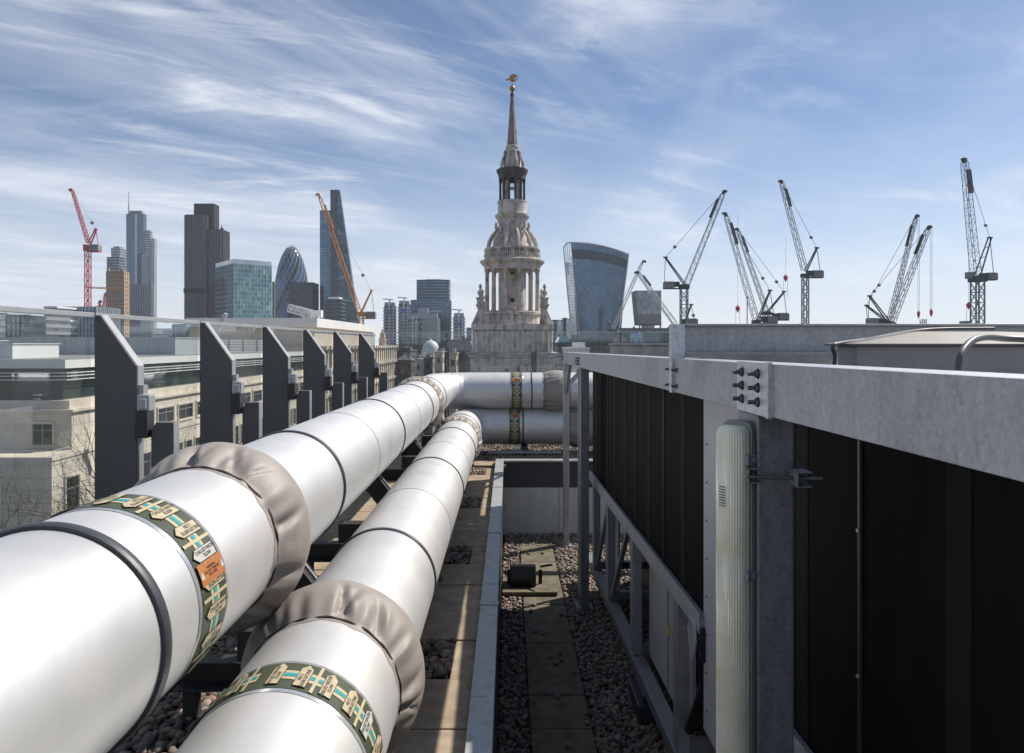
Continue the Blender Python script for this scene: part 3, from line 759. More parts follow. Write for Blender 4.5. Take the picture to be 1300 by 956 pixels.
# ------------------------------------------------------------------ dry coolers
def cooler(y0, y1, joints, label, zt=-.16, near=False):
    root = empty('dry_cooler', (1.077, 0, ZL), R(1.29)); tag(root, label, 'air cooler', 'black coil coolers')
    Z = lambda d: -d + (CAMZ-ZL)      # d = depth below camera
    zr = 1.385
    b = MB(); b.box(.012, .05, y0, y1, Z(zr)+.0, Z(-zt)); b.build('coil_face', 'coil', root)
    b = MB(); b.box(1.95, 2.0, y0, y1, Z(zr), Z(-zt)); b.box(.0505, 1.9495, y0, y0+.04, Z(zr), Z(-zt)); b.box(.0505, 1.9495, y1-.04, y1, Z(zr), Z(-zt)); b.build('casing', 'panel', root)
    b = MB(); b.box(.52, .55, y0, y1+.25, .02, Z(zr)-.001); b.build('sun_blocker', 'black', root)  # added black sheet: blocks sun under the cooler, keeps the openings dark
    b = MB(); b.box(0.0, 2.0, y0, y1, Z(-zt)+.0005, Z(-zt)+.03); b.build('top_deck', 'fan', root)
    for j in joints:
        b = MB(); b.box(.004, .0118, j-.006, j+.006, Z(zr)+.002, Z(-zt)); b.build('coil_joint', 'coil_strip', root)
        for dd in np.arange(.35, 1.3, .42):
            pass
    js = [y0]+sorted(joints)+[y1]
    for ja, jb in zip(js[:-1], js[1:]):
        jm = (ja+jb)/2; b = MB(); b.box(.0095, .0119, jm-.045, jm+.045, Z(zr)+.01, Z(-zt)-.001); b.build('tube_sheet_strip', 'coil_mid', root)
    # cradle
    b = MB(); b.box(-.03, .06, y0-.02, y1, Z(zr)-.055, Z(zr)-.0005); b.build('top_rail', 'galv', root, bevel=.002)
    b = MB(); b.box(-.034, -.0302, y0-.02, y1, Z(zr)-.075, Z(zr)+.03); b.build('rail_lip', 'galv_light', root)
    b = MB(); b.box(-.03, .07, y0-.1, y1+.3, Z(2.42), Z(2.345)); b.build('base_rail', 'galv_dark', root, bevel=.002)
    b = MB(); b.box(1.7, 1.8, y0-.1, y1+.3, Z(2.42), Z(2.345)); b.build('base_rail', 'galv_dark', root, bevel=.002)
    return root, Z, zr
root, Z, zr = cooler(3.56, 7.6, [4.44, 5.31, 6.19, 7.03], 'farther black coil cooler on a galvanised cradle, behind the steel posts')
for k, (a, c) in enumerate(((4.0, 4.3), (5.28, 5.62), (6.42, 6.68), (7.3, 7.5))):
    b = MB(); b.box(-.02, .05, a, a+.10, Z(2.3448), Z(zr)-.0555); b.build('leg', 'galv', root, bevel=.003)
    b = MB(); b.box(.0505, 1.8, a, a+.06, Z(2.3446), Z(2.27)); b.build('cross_rail', 'galv_dark', root, bevel=.003)
for (ya, za, yb, zb) in ((6.40, zr+.12, 5.66, 2.30), (7.3, zr+.12, 6.6, 2.3)):
    b = MB(); b.bar((.02, yb, Z(za)), (.02, ya, Z(zb)), .035, .035); b.build('brace', 'galv', root)
for (a, c) in ((4.12, 5.26), (6.55, 7.28)):
    b = MB(); b.box(.10, .12, a, c, Z(2.33), Z(zr)-.08); b.build('skirt_panel', 'panel', root, bevel=.003)
    b = MB(); b.box(.097, .0998, (a+c)/2-.004, (a+c)/2+.004, Z(2.32), Z(zr)-.1); b.build('panel_joint', 'coil_strip', root)
b = MB(); b.prism([(4.62, Z(1.93)), (4.70, Z(1.93)), (4.66, Z(1.86))], .094, .0965, 'x'); b.build('warning_sticker', 'yellow', root)
# end panel (pale sheet) and its screws
b = MB(); b.box(-.006, .006, 2.99, 3.555, Z(1.95), Z(.17)); b.build('end_panel', 'panel', root, bevel=.002)
for z in np.arange(.5, 1.9, .19):
    b = MB(); b.lathe([(.006, 0), (.006, .004)], 8); o = b.build('screw', 'steel_bolt', root); o.location = (-.006, 3.50, Z(float(z))); o.rotation_euler = (0, -math.pi/2, 0)
# lever / isolator hanging by the rail
b = MB(); b.prism([(3.60, Z(1.62)), (3.68, Z(1.60)), (3.72, Z(1.50)), (3.66, Z(1.42)), (3.58, Z(1.43)), (3.56, Z(1.52))], -.045, -.036, 'x'); b.build('hanging_tag', 'galv_light', root, bevel=.002)
b = MB(); b.box(-.03, .01, 3.52, 3.575, Z(1.60), Z(1.43)); b.build('isolator', 'black', root, bevel=.004)
b = MB(); b.tube([(.05, 4.0, Z(2.2)), (.05, 3.7, Z(1.8)), (0, 3.58, Z(1.55))], .03, 10); b.build('drain_hose', 'black', root, smooth=50)
# fan cowls on top
for iy in range(5):
    for ix in range(2):
        cx, cy = .50+ix*1.0, 3.98+iy*.80
        b = MB(); h0 = Z(.16)+.03
        b.lathe([(.375, h0), (.365, h0+.11), (.385, h0+.125), (.385, h0+.14), (.35, h0+.14), (.345, h0+.02)], 40, c=(cx, cy), cap=False)
        f = b.build('fan_cowl', 'fan', root, smooth=35)
        b = MB(); b.lathe([(.06, h0+.02), (.06, h0+.12)], 16, c=(cx, cy))
        for a in range(12): b.bar((cx+.05*math.cos(a*math.pi/6), cy+.05*math.sin(a*math.pi/6), h0+.133), (cx+.35*math.cos(a*math.pi/6), cy+.35*math.sin(a*math.pi/6), h0+.133), .004)
        b.build('fan_guard', 'black', f)
b = MB(); b.box(.05, 1.9, 3.6, 7.55, Z(.16)+.0305, Z(.16)+.034)
root2, Z, zr = cooler(-1.2, 2.85, [2.07, 1.2, .33, -.54], 'nearer black coil cooler filling the right edge, behind the big beam')
for a in (-.3, .9, 2.2):
    b = MB(); b.box(-.02, .05, a, a+.10, Z(2.3448), Z(zr)-.0555); b.build('leg', 'galv', root2, bevel=.003)
for z in (.55, .98): 
    b = MB(); b.lathe([(.006, 0), (.006, .005)], 8); o = b.build('screw', 'galv_light', root2); o.location = (.004, 2.07, Z(z)); o.rotation_euler = (0, -math.pi/2, 0)
# plenum box with hipped lid on top of the nearer cooler
b = MB(); h0 = Z(.16)+.03; b.box(.02, .62, 2.11, 2.23, h0, Z(.005)); b.box(.6205, 1.6, 2.125, 2.24, h0, Z(.005)-.006); b.build('plenum_box', 'box_grey', root2, bevel=.004)
b = MB()
x0, x1, y0, y1, zb, ztp = -.01, 1.62, 2.08, 2.26, Z(.005)+.0005, Z(-.040)
b.add([(x0, y0, zb), (x1, y0, zb), (x1, y1, zb), (x0, y1, zb), (x0, y0, zb+.006), (x1, y0, zb+.006), (x1, y1, zb+.006), (x0, y1, zb+.006), (x0+.27, y1-.06, ztp), (.52, y1-.06, ztp), (.52, y1-.01, ztp), (x0+.27, y1-.01, ztp)],
      [(0,3,2,1), (0,1,5,4), (1,2,6,5), (2,3,7,6), (3,0,4,7), (4,5,9,8), (5,6,10,9), (6,7,11,10), (7,4,8,11), (8,9,10,11)])
b.build('hipped_lid', 'lid', root2, bevel=.003)
def cablew(pts, r, label, m='cable'):
    b = MB()
    P = [Vector(p) for p in pts]; out = []
    for i in range(len(P)-1):
        p0, p1, p2, p3 = P[max(i-1, 0)], P[i], P[i+1], P[min(i+2, len(P)-1)]
        for k in range(8):
            t = k/8; out.append(.5*((2*p1)+(-p0+p2)*t+(2*p0-5*p1+4*p2-p3)*t*t+(-p0+3*p1-3*p2+p3)*t**3))
    out.append(P[-1]); b.tube(out, r, 10); o = b.build('cable', m, smooth=50); tag(o, label, 'cable'); return o
cablew([pt(1058, 470, 2.16), pt(1060, 452, 2.13), pt(1057, 440, 2.10), pt(1066, 436, 2.12), pt(1100, 431, 2.25), pt(1160, 420.5, 2.55), pt(1200, 417.5, 2.6), pt(1262, 417, 2.6)], .006, 'thin black cable running up the left edge of the hipped metal lid')
cablew([pt(1216, 490, 1.62), pt(1217, 468, 1.64), pt(1221, 448, 1.66), pt(1234, 433, 1.7), pt(1252, 428, 1.75), pt(1280, 430, 1.8), pt(1330, 432, 1.8)], .0085, 'thicker grey cable arching over the metal box at the far right')
cablew([pt(1258, 425, 2.3), pt(1280, 424, 2.3), pt(1310, 425.5, 2.3), pt(1360, 427, 2.3)], .007, 'pale conduit lying on top of the metal box at the right edge', 'fan')

# black box on the walkway and a foot block
root = empty('floodlight', (.17, 7.62, ZL+.06)); tag(root, 'black boxy floodlight sitting on a slab in the sunken gravel', 'floodlight')
b = MB(); b.prism([(-.11, 0), (.10, 0), (.13, .09), (.05, .20), (-.06, .22), (-.13, .09)], -.15, .13, 'x'); b.build('housing', 'black', root, bevel=.01)
b = MB(); b.prism([(-.118, .02), (-.112, .02), (-.132, .088), (-.07, .205), (-.076, .205), (-.140, .09)], -.13, .11, 'x'); b.build('glass', 'black', root)
b = MB(); b.bar((-.16, 0, .0), (-.16, 0, .15), .01, .04); b.bar((.18, 0, .0), (.18, 0, .15), .01, .04); b.bar((.18, -.05, .2), (.30, -.12, .24), .02, .02); b.build('bracket', 'black', root)
b = MB(); b.box(-.06, .52, 7.36, 7.84, ZL+.018, ZL+.058); o = b.build('support_slab', 'paver_dark', bevel=.006); tag(o, 'loose concrete slab across the walkway under the black floodlight', 'slab')
root = empty('rubber_foot', (1.0, 5.1, ZL)); tag(root, 'black rubber foot block under the cooler base rail', 'foot block')
b = MB(); b.box(-.09, .09, -.2, .2, 0, .13); b.box(-.05, .05, -.16, .16, .1305, .18); b.build('block', 'rubber', root, bevel=.01)
b = MB(); b.box(-.03, .03, -.12, .12, .1805, .235); b.build('strut_channel', 'galv', root)

# ================================================================== CITY
def facade(G, S, U, A, B, z0, z1, module, fh, band=None, mull=None, out=None, skip_cells=False):
    """G glass builder, S band builder, U mullion builder; wall from A to B (xy)"""
    A, B = Vector((*A, 0)), Vector((*B, 0)); L = (B-A).length; d = (B-A)/L
    nx = max(1, round(L/module)); nz = max(1, round((z1-z0)/fh))
    if G is not None:
        for i in range(nx):
            for k in range(nz):
                a = A+d*(L*i/nx); c = A+d*(L*(i+1)/nx); za = z0+(z1-z0)*k/nz; zb = z0+(z1-z0)*(k+1)/nz
                G.add([(a.x, a.y, za), (c.x, c.y, za), (c.x, c.y, zb), (a.x, a.y, zb)], [(0, 1, 2, 3)])
    if band:
        h, p = band
        for k in range(nz+1):
            z = z0+(z1-z0)*k/nz; o_ = out*(p/2)
            S.bar(A+o_+Vector((0, 0, z)), B+o_+Vector((0, 0, z)), p, h)
    if mull:
        w, p = mull
        for i in range(nx+1):
            a = A+d*(L*i/nx)+out*(p/2+.02)
            U.bar((a.x, a.y, z0), (a.x, a.y, z1), w, p, up=out)
def tower(name, label, corners, z1, glass, fh=3.9, module=3.0, band=None, mull=None, z0=GZ, roof='roofgrey', cat='tower', root=None, plant=None, group=None):
    """corners: xy list; band=(mat,h,proud); mull=(mat,w,proud)"""
    cx = sum(c[0] for c in corners)/len(corners); cy = sum(c[1] for c in corners)/len(corners)
    r = root or tag(empty(name, (cx, cy, GZ)), label, cat, group)
    G, S, U = MB(), MB(), MB(); n = len(corners)
    for i in range(n):
        A, B = corners[i], corners[(i+1) % n]; e = Vector((B[0]-A[0], B[1]-A[1], 0)); o_ = Vector((e.y, -e.x, 0)).normalized()
        mid = Vector(((A[0]+B[0])/2-cx, (A[1]+B[1])/2-cy, 0))
        if o_.dot(mid) < 0: o_ = -o_
        facade(G, S, U, A, B, z0, z1, module, fh, band[1:] if band else None, mull[1:] if mull else None, o_)
    loc(G.build('glazing', glass, r), r)
    if band: loc(S.build('floor_bands', band[0], r), r)
    if mull: loc(U.build('mullions', mull[0], r), r)
    b = MB(); b.prism([(c[0], c[1]) for c in corners], z1-.3, z1+.4, 'z'); 
    ins = [(cx+(c[0]-cx)*.7, cy+(c[1]-cy)*.7) for c in corners]
    if plant: b.prism(ins, z1+.4, z1+plant, 'z')
    loc(b.build('roof', roof, r), r)
    return r
def rect(x0, x1, Y, D, y1=None):
    """footprint from pixel columns at depth Y"""
    a, c = PX(x0, Y), PX(x1, Y); return [(a, Y), (c, Y), (c, Y+D), (a, Y+D)]
def quadp(*pts): return [(PX(x, Y), Y) for x, Y in pts]

# --- Heron-like tower cluster, left
r = tower('office_tower', 'tall slim blue glass tower with stepped top and thin mast, left of the ribbed tower', rect(160.6, 182.5, 1150, 8), PZ(272, 1150), 'g_blue', 4, 3.2, ('spandrel', 1.2, .3), ('spandrel_l', .35, .5), plant=6)
tower('', '', rect(182.7, 190.5, 1151, 8), PZ(293, 1150), 'g_grey', 4, 2.5, ('spandrel_l', 1.8, .4), None, root=r)
tower('', '', rect(190.7, 196, 1152, 7), PZ(303, 1150), 'g_pale', 4, 2.5, ('spandrel_l', 1.4, .4), ('rim', .8, .6), root=r)
b = MB(); b.box(PX(164, 1150)-.6, PX(164, 1150)+.6, 1148, 1149.2, PZ(274, 1150), PZ(258, 1150)); b.box(PX(164, 1150)-.3, PX(164, 1150)+.3, 1148.3, 1148.9, PZ(258, 1150), PZ(243, 1150)); loc(b.build('mast', 'c_grey', r), r)
b = MB()
b.box(PX(171, 1150), PX(180, 1150), 1148.6, 1149.7, PZ(361, 1150), PZ(322, 1150)); loc(b.build('dark_panel', 'g_dark', r), r)
b = MB()
for k in range(12): b.box(PX(180, 1150), PX(188.5, 1150), 1148.4, 1149.7, PZ(360-k*3.1, 1150), PZ(358.6-k*3.1, 1150))
loc(b.build('stair_bands', 'rim', r), r)
b = MB(); b.box(PX(171.5, 1150), PX(175, 1150), 1148.2, 1149.8, PZ(361, 1150), PZ(272, 1150)); loc(b.build('light_spine', 'rim', r), r)
b = MB()
for x in np.arange(165, 197, 2.1): b.box(PX(float(x), 1150)-.5, PX(float(x), 1150)+.5, 1147.5, 1149.5, GZ, PZ(361, 1150))
loc(b.build('lower_ribs', 'spandrel_l', r), r)
tower('office_tower', 'stepped grey glass block rising behind the beige unfinished core', rect(141, 152, 1050, 18), PZ(315, 1050), 'g_grey', 4, 3, ('spandrel_l', 1.0, .4), None, plant=3)
tower('office_tower', 'lower grey glass block with pale floor lines directly behind the beige core', rect(135.7, 151, 1000, 16), PZ(327, 1000), 'g_grey', 4, 3, ('spandrel', 1.4, .4), None)
# concrete core
r = tag(empty('concrete_core', (PX(149, 700), 700, GZ)), 'unfinished beige concrete lift core with rows of slots beside the red crane', 'building under construction')
x0, x1, x2 = PX(134.6, 700), PX(157.5, 700), PX(164.4, 718)
zt = PZ(344, 700)
b = MB(); b.prism([(x0, 700), (x1, 700), (x2, 718), (x0+6, 718)], GZ, zt, 'z'); loc(b.build('core_walls', 'concrete', r), r)
b = MB(); z = GZ+3
while z < zt-3: b.box(x0, x1, 699.75, 699.95, z, z+.35); z += 3.9
loc(b.build('pour_lines', 'wall_clad', r), r)
b = MB(); z = GZ+3
dd = Vector((x2-x1, 18, 0)).normalized(); nn = Vector((dd.y, -dd.x, 0))
while z < zt-3:
    for t in (5, 12): p = Vector((x1, 700, z))+dd*t+nn*.1; b.bar(p, p+Vector((0, 0, 1.9)), 1.9, .4, up=nn)
    z += 4.3
loc(b.build('slot', 'wdark', r), r)
b = MB(); b.box(x0+.2, x1, 699.4, 701, zt-7, zt-2.5); b.box(x0+1, x0+3, 700, 702, zt, zt+3); b.box(x1-4, x1-1, 700, 702, zt, zt+2); loc(b.build('formwork', 'concrete', r), r)
# Tower 42-like
Y = 810; r = tag(empty('ribbed_tower', (PX(262, Y), Y, GZ)), 'dark bronze tower of three stepped blocks with close vertical steel ribs', 'tower')
for (a, c, yt, D, dy) in ((233.6, 261, 273, 16, 0), (261.2, 282.5, 291, 20, 4), (245, 271.5, 257, 15, 9)):
    top = yt == 257
    G, U, S = MB(), MB(), MB(); x0, x1 = PX(a, Y+dy), PX(c, Y+dy)
    cs = [(x0+2, Y+dy), (x1-2, Y+dy), (x1, Y+dy+2), (x1, Y+dy+D), (x0, Y+dy+D), (x0, Y+dy+2)]
    ccx, ccy = (x0+x1)/2, Y+dy+D/2
    for i in range(6):
        A, B = cs[i], cs[(i+1) % 6]; e = Vector((B[0]-A[0], B[1]-A[1], 0)); o_ = Vector((e.y, -e.x, 0)).normalized()
        if o_.dot(Vector(((A[0]+B[0])/2-ccx, (A[1]+B[1])/2-ccy, 0))) < 0: o_ = -o_
        facade(G, S, U, A, B, GZ, PZ(yt, Y), 1.9, 3.9, (.7, .18), None if top else (.62, .5), o_)
    loc(G.build('glazing', 'g_dark' if not top else 't42dark', r), r); loc(S.build('floor_bands', 't42dark', r), r)
    if not top: loc(U.build('steel_ribs', 't42', r), r)
    b = MB(); b.prism(cs, PZ(yt, Y)-.5, PZ(yt, Y)+.6, 'z'); loc(b.build('roof', 't42dark', r), r)
b = MB(); b.box(PX(276, Y), PX(279, Y), Y+8, Y+11, PZ(291, Y), PZ(287.5, Y)); b.box(PX(277.3, Y), PX(277.9, Y), Y+8, Y+8.5, PZ(288, Y), PZ(284, Y)); loc(b.build('roof_plant', 't42dark', r), r)
b = MB(); b.box(PX(233.4, Y), PX(262.2, Y), Y-.9, Y-.55, PZ(372, Y), PZ(366, Y));  loc(b.build('plant_band', 't42dark', r), r)
# teal glass block
r = tower('glass_office', 'broad green glass office block with pale grid in front of the ribbed tower', quadp((274, 625), (297, 590), (344.5, 612), (322, 650)), PZ(336, 600), 'g_teal', 3.9, 2.6, ('rim', .35, .25), ('spandrel_l', .3, .35), cat='office block')
b = MB()
for (a, c) in (((297, 590), (344.5, 612)), ((274, 625), (297, 590))):
    A = Vector((PX(a[0], a[1]), a[1], PZ(336, 600)+2)); B = Vector((PX(c[0], c[1]), c[1], PZ(336, 600)+2)); b.bar(A, B, .4, 3.6, up=(0, 0, 1))
loc(b.build('glass_crown', 'g_pale', r), r)
b = MB(); A = Vector((PX(274, 625), 624.6, 0)); B = Vector((PX(297, 590), 589.6, 0))
for k in range(9):
    for t in (.12, .3, .48): p = A.lerp(B, t); b.box(p.x-1.3, p.x+1.3, p.y-.6, p.y-.3, PZ(405-k*6.2, 600), PZ(401.5-k*6.2, 600))
loc(b.build('side_glazing_pattern', 'g_dark', r), r)
# Gherkin-like
Y = 1050; cxg = PX(370.3, Y); k_ = Y/F
r = tag(empty('rounded_tower', (cxg, Y, GZ)), 'bullet-shaped glass tower with spiralling dark bands', 'tower')
prof = [(311, .3), (312, 2.6), (314, 5), (318, 8), (323, 10.8), (329, 13.4), (336, 15.6), (345, 17.8), (356, 19.7), (368, 20.7), (382, 21), (400, 20.6), (415, 19.8), (437+ (CAMZ-GZ)/k_*0+30, 17.5)]
def gr(y):
    for (a, ra), (c, rc) in zip(prof[:-1], prof[1:]):
        if a <= y <= c: return ra+(rc-ra)*(y-a)/(c-a)
    return prof[-1][1]
G1, G2, S = MB(), MB(), MB(); NV, NA = 44, 36; y0g, y1g = 311.2, 466
for i in range(NV):
    ya, yb = y1g+(y0g-y1g)*i/NV, y1g+(y0g-y1g)*(i+1)/NV
    for j in range(NA):
        def P(jj, ii, yy):
            a = 2*math.pi*(jj+ii*.5)/NA; rr = gr(yy)*k_; return (cxg+rr*math.cos(a), Y+rr*math.sin(a), PZ(yy, Y))
        q = [P(j, i, ya), P(j+1, i, ya), P(j+1, i+1, yb), P(j, i+1, yb)]
        (G1 if (j) % 6 < 2 or yb < 316 else G2).add(q, [(0, 1, 2, 3)])
for j in range(0, NA, 2):
    for sgn in (1, -1):
        pts = []
        for i in range(NV+1):
            yy = y1g+(y0g-y1g)*i/NV; a = 2*math.pi*(j+sgn*i*.5)/NA; rr = gr(yy)*k_+.15; pts.append((cxg+rr*math.cos(a), Y+rr*math.sin(a), PZ(yy, Y)))
        if sgn == 1 or True: S.tube(pts, .22 if sgn < 0 else .28, 4, cap=False)
loc(G1.build('dark_spiral_glazing', 'g_dark', r), r); loc(G2.build('clear_glazing', 'g_navy', r), r); loc(S.build('diagrid', 'rim', r), r)
# dark block in front of it
tower('office_block', 'plain black office block standing in front of the bullet-shaped tower', rect(367, 397, 905, 28), PZ(359, 905), 'g_dark', 3.9, 1.9, ('spandrel', 1.2, .2), ('spandrel', .25, .3), cat='office block', plant=None)
# wedge tower
Y = 930; r = tag(empty('wedge_tower', (PX(432, Y), Y, GZ)), 'tall wedge-shaped glass tower with sloping right side behind the orange crane', 'tower')
zt = PZ(241, Y); zb = GZ
xl, xt, xb = PX(419.5, Y), PX(430, Y), PX(462.5, Y)
G, S, U = MB(), MB(), MB(); nz = 56
for k in range(nz):
    ta, tb = k/nz, (k+1)/nz; za, zc = zb+(zt-zb)*ta, zb+(zt-zb)*tb; xa, xc = xb+(xt-xb)*ta, xb+(xt-xb)*tb
    xs = PX(428.5, Y); n = max(1, int((xa-xs)/3))
    for i in range(n):
        f0_, f1_ = i/n, (i+1)/n
        G.add([(xs+(xa-xs)*f0_, Y, za), (xs+(xa-xs)*f1_, Y, za), (xs+(xc-xs)*f1_, Y, zc), (xs+(xc-xs)*f0_, Y, zc)], [(0, 1, 2, 3)])
    G.add([(xa, Y, za), (xa, Y+10, za), (xc, Y+10, zc), (xc, Y, zc)], [(0, 1, 2, 3)])
    S.box(xs, xa, Y-.35, Y-.02, za, za+.8)
    for i in range(6):
        w = (xs-xl)/6; (U).add([(xl+i*w, Y-.6, za), (xl+(i+1)*w, Y-.6, za), (xl+(i+1)*w, Y-.6, zc), (xl+i*w, Y-.6, zc)], [(0, 1, 2, 3)])
loc(G.build('glazing', 'g_tealdark', r), r); loc(S.build('floor_bands', 'spandrel', r), r); loc(U.build('dark_service_face', 'g_dark', r), r)
b = MB(); b.prism([(xl, GZ), (xb-.3, GZ), (xt-.3, zt), (xl, zt)], Y+.05, Y+10, 'y'); loc(b.build('structure', 'spandrel', r), r)
b = MB()
for k in range(0, nz, 7):
    za = zb+(zt-zb)*k/nz; b.box(PX(428.5, Y), xb+(xt-xb)*k/nz, Y-.7, Y-.36, za, za+2.2)
b.bar((xb+.5, Y-.5, GZ), (xt+.5, Y-.5, zt), 1.2, 1.0); loc(b.build('megaframe', 'g_navy', r), r)
G, S, U = MB(), MB(), MB(); A, B = (PX(405.6, Y), Y+2), (xl-.1, Y+2); ztt = PZ(267, Y)
facade(G, S, U, A, B, GZ, ztt, 2.8, 3.9, (.9, .3), None, Vector((0, -1, 0)))
facade(G, S, U, (A[0], Y+10), A, GZ, ztt, 2.8, 3.9, (.9, .3), None, Vector((-1, 0, 0)))
loc(G.build('side_core_glazing', 'g_navy', r), r); loc(S.build('side_core_bands', 'g_blue', r), r)
b = MB(); b.box(A[0]+.1, B[0], Y+2.1, Y+10, GZ, ztt); b.box(PX(415, Y)-.4, PX(415, Y)+1, Y+1, Y+1.6, GZ, ztt); loc(b.build('side_core', 'g_navy', r), r)
tower('office_block', 'small dark banded office block with white roof plant at the foot of the wedge tower', rect(412.8, 433, 700, 20), PZ(380, 700), 'g_dark', 3.9, 3, ('t42', .9, .3), None, cat='office block', plant=2.5, roof='white_clad')
tower('office_block', 'thin dark building edge just right of the green glass block', rect(345.5, 347.8, 900, 3), PZ(358, 900), 'g_dark', 3.9, 2, None, None, cat='office block')

# --- Lloyds-like cluster
def lloyd(x0, x1, yt, label, Y=850, crane=True):
    r = tag(empty('service_tower', (PX((x0+x1)/2, Y), Y, GZ)), label, 'tower')
    X0, X1 = PX(x0, Y), PX(x1, Y); zt = PZ(yt, Y); b = MB(); b.box(X0+1, X1-1, Y, Y+14, GZ, zt); loc(b.build('core', 'g_dark', r), r)
    b = MB(); z = GZ
    while z < zt-3: b.box(X0, X0+(X1-X0)*.42, Y-1.5, Y+6, z, z+2.1); b.box(X0+(X1-X0)*.58, X1, Y-1.5, Y+6, z, z+2.1); z += 3.7
    loc(b.build('steel_pods', 'lloyds', r), r)
    b = MB(); b.tube([(X0+(X1-X0)*.5, Y-1, GZ), (X0+(X1-X0)*.5, Y-1, zt+3)], 1.1, 8); b.tube([(X1-2.5, Y-1, GZ), (X1-2.5, Y-1, zt-1)], .8, 8); loc(b.build('ducts', 'rim', r), r)
    b = MB(); b.box(X0+1.5, X1-1.5, Y, Y+8, zt, zt+4); loc(b.build('plant_room', 'lloyds', r), r)
    if crane:
        b = MB(); cx = (X0+X1)/2; b.bar((cx, Y+2, zt+4), (cx, Y+2, zt+8), 1.1); b.bar((cx-8, Y+2, zt+8.2), (cx+4, Y+2, zt+7.2), 1.0); b.box(cx-2.5, cx+2.5, Y-2, Y, zt-10, zt-6); loc(b.build('maintenance_crane', 'c_blue', r), r)
    return r
lloyd(486.6, 502, 388, 'steel-clad service tower with blue roof crane, left of the pair beside the orange crane')
lloyd(505, 520.5, 386, 'steel-clad service tower with blue roof crane, right of the pair', 840)
lloyd(517, 531, 405, 'short banded steel stair tower in front of the black skyscraper', 820, False)
r = tower('atrium_building', 'grey steel and glass hall with arched top in front of the black skyscraper', rect(521, 555, 835, 30), PZ(405, 835), 'g_grey', 3.7, 3.2, ('lloyds', 1.2, .4), ('lloyds', .9, .7), cat='office block')
b = MB(); b.box(PX(523, 835), PX(555.5, 835), 832, 840, PZ(405, 835), PZ(398, 835)); b.box(PX(530, 835), PX(543, 835), 836, 845, PZ(398, 835), PZ(391, 835)); b.box(PX(546, 835), PX(560, 835), 838, 840, PZ(396, 835), PZ(394, 835)); loc(b.build('roof_plant', 'lloyds', r), r)
r = tower('office_tower', 'plain black skyscraper with lower glass step on its left', rect(529, 570, 950, 26), PZ(356, 950), 'g_navy', 3.9, 3, ('spandrel', 2.0, .3), None, plant=.8)
tower('', '', rect(521.6, 571, 925, 24), PZ(381, 925), 'g_navy', 4, 2.6, ('spandrel', .8, .3), ('spandrel', .3, .3), root=r)
b = MB(); b.box(PX(540, 950), PX(560, 950), 951, 970, PZ(356, 950), PZ(354.5, 950)); loc(b.build('roof_screen', 'spandrel', r), r)
lloyd(574.6, 590.4, 402, 'squat pale service tower with blue crane, nearest the church on its left', 780)
tower('office_block', 'tiny distant blue glass block just left of the church', rect(592, 599, 1400, 30), PZ(416, 1400), 'g_blue', 4, 4, None, None, cat='office block')

# --- flared tower
Y = 870; r = tag(empty('flared_tower', (PX(757, Y), Y, GZ)), 'broad glass tower that flares towards its curved top, right of the church', 'tower')
def vlerp(tab, y):
    for (a, va), (c, vc) in zip(tab[:-1], tab[1:]):
        if a <= y <= c: return va+(vc-va)*(y-a)/(c-a)
    return tab[-1][1] if y > tab[-1][0] else tab[0][1]
LB = [(308, 714.8), (334, 717.4), (370, 720.5), (405, 724), (470, 729)]
LF = [(308, 725), (321, 726.2), (360, 729.5), (418, 735), (470, 738)]
RF = [(308, 797.8), (324, 797.6), (345, 795.2), (380, 790.5), (418, 785.5), (470, 780)]
def top_y(u): # arched roof line, u 0..1 across the front
    return 308.5+3.2*(u*.9)**1+11.8*u*u
NZ, NX = 40, 36
G, T, S, U = MB(), MB(), MB(), MB()
yb_ = 437+(CAMZ-GZ)/Y*F
for k in range(NZ):
    for i in range(NX):
        q = []
        for (ii, kk) in ((i, k), (i+1, k), (i+1, k+1), (i, k+1)):
            u = ii/NX; yy = yb_+(top_y(u)-yb_)*(kk/NZ)
            x = vlerp(LF, yy)+(vlerp(RF, yy)-vlerp(LF, yy))*u; bow = 5*(1-(2*u-1)**2)
            q.append((PX(x, Y), Y-bow, PZ(yy, Y)))
        (T if k >= NZ-5 and k < NZ-2 else G).add(q, [(0, 1, 2, 3)])
        S.bar(Vector(q[0])+Vector((0, -.1, 0)), Vector(q[1])+Vector((0, -.1, 0)), .2, .38)
for i in range(NX+1):
    pts = []
    for k in range(0, NZ+1, 2):
        u = i/NX; yy = yb_+(top_y(u)-yb_)*(k/NZ); x = vlerp(LF, yy)+(vlerp(RF, yy)-vlerp(LF, yy))*u
        pts.append((PX(x, Y), Y-5*(1-(2*u-1)**2)-.3, PZ(yy, Y)))
    U.tube(pts, .16, 4)
loc(G.build('front_glazing', 'g_navy', r), r); loc(T.build('sky_garden_band', 't42dark', r), r); loc(S.build('floor_bands', 'spandrel', r), r); loc(U.build('vertical_fins', 'g_blue', r), r)
G, S = MB(), MB()
for k in range(NZ):
    for i in range(3):
        q = []
        for (ii, kk) in ((i, k), (i+1, k), (i+1, k+1), (i, k+1)):
            yy = yb_+(318-yb_)*(kk/NZ); t = ii/3; xx = vlerp(LB, yy)*(1-t)+vlerp(LF, yy)*t; YY = Y+40*(1-t)
            q.append(((xx-VX)/F*YY if False else PX(xx, YY), YY, CAMZ+(VY-yy)/F*YY))
        if k < NZ-4: G.add(q, [(0, 1, 2, 3)]); S.bar(q[0], q[1], .5, .7)
loc(G.build('side_cladding', 'g_pale', r), r); loc(S.build('side_bands', 'rim', r), r)
b = MB(); pts = []
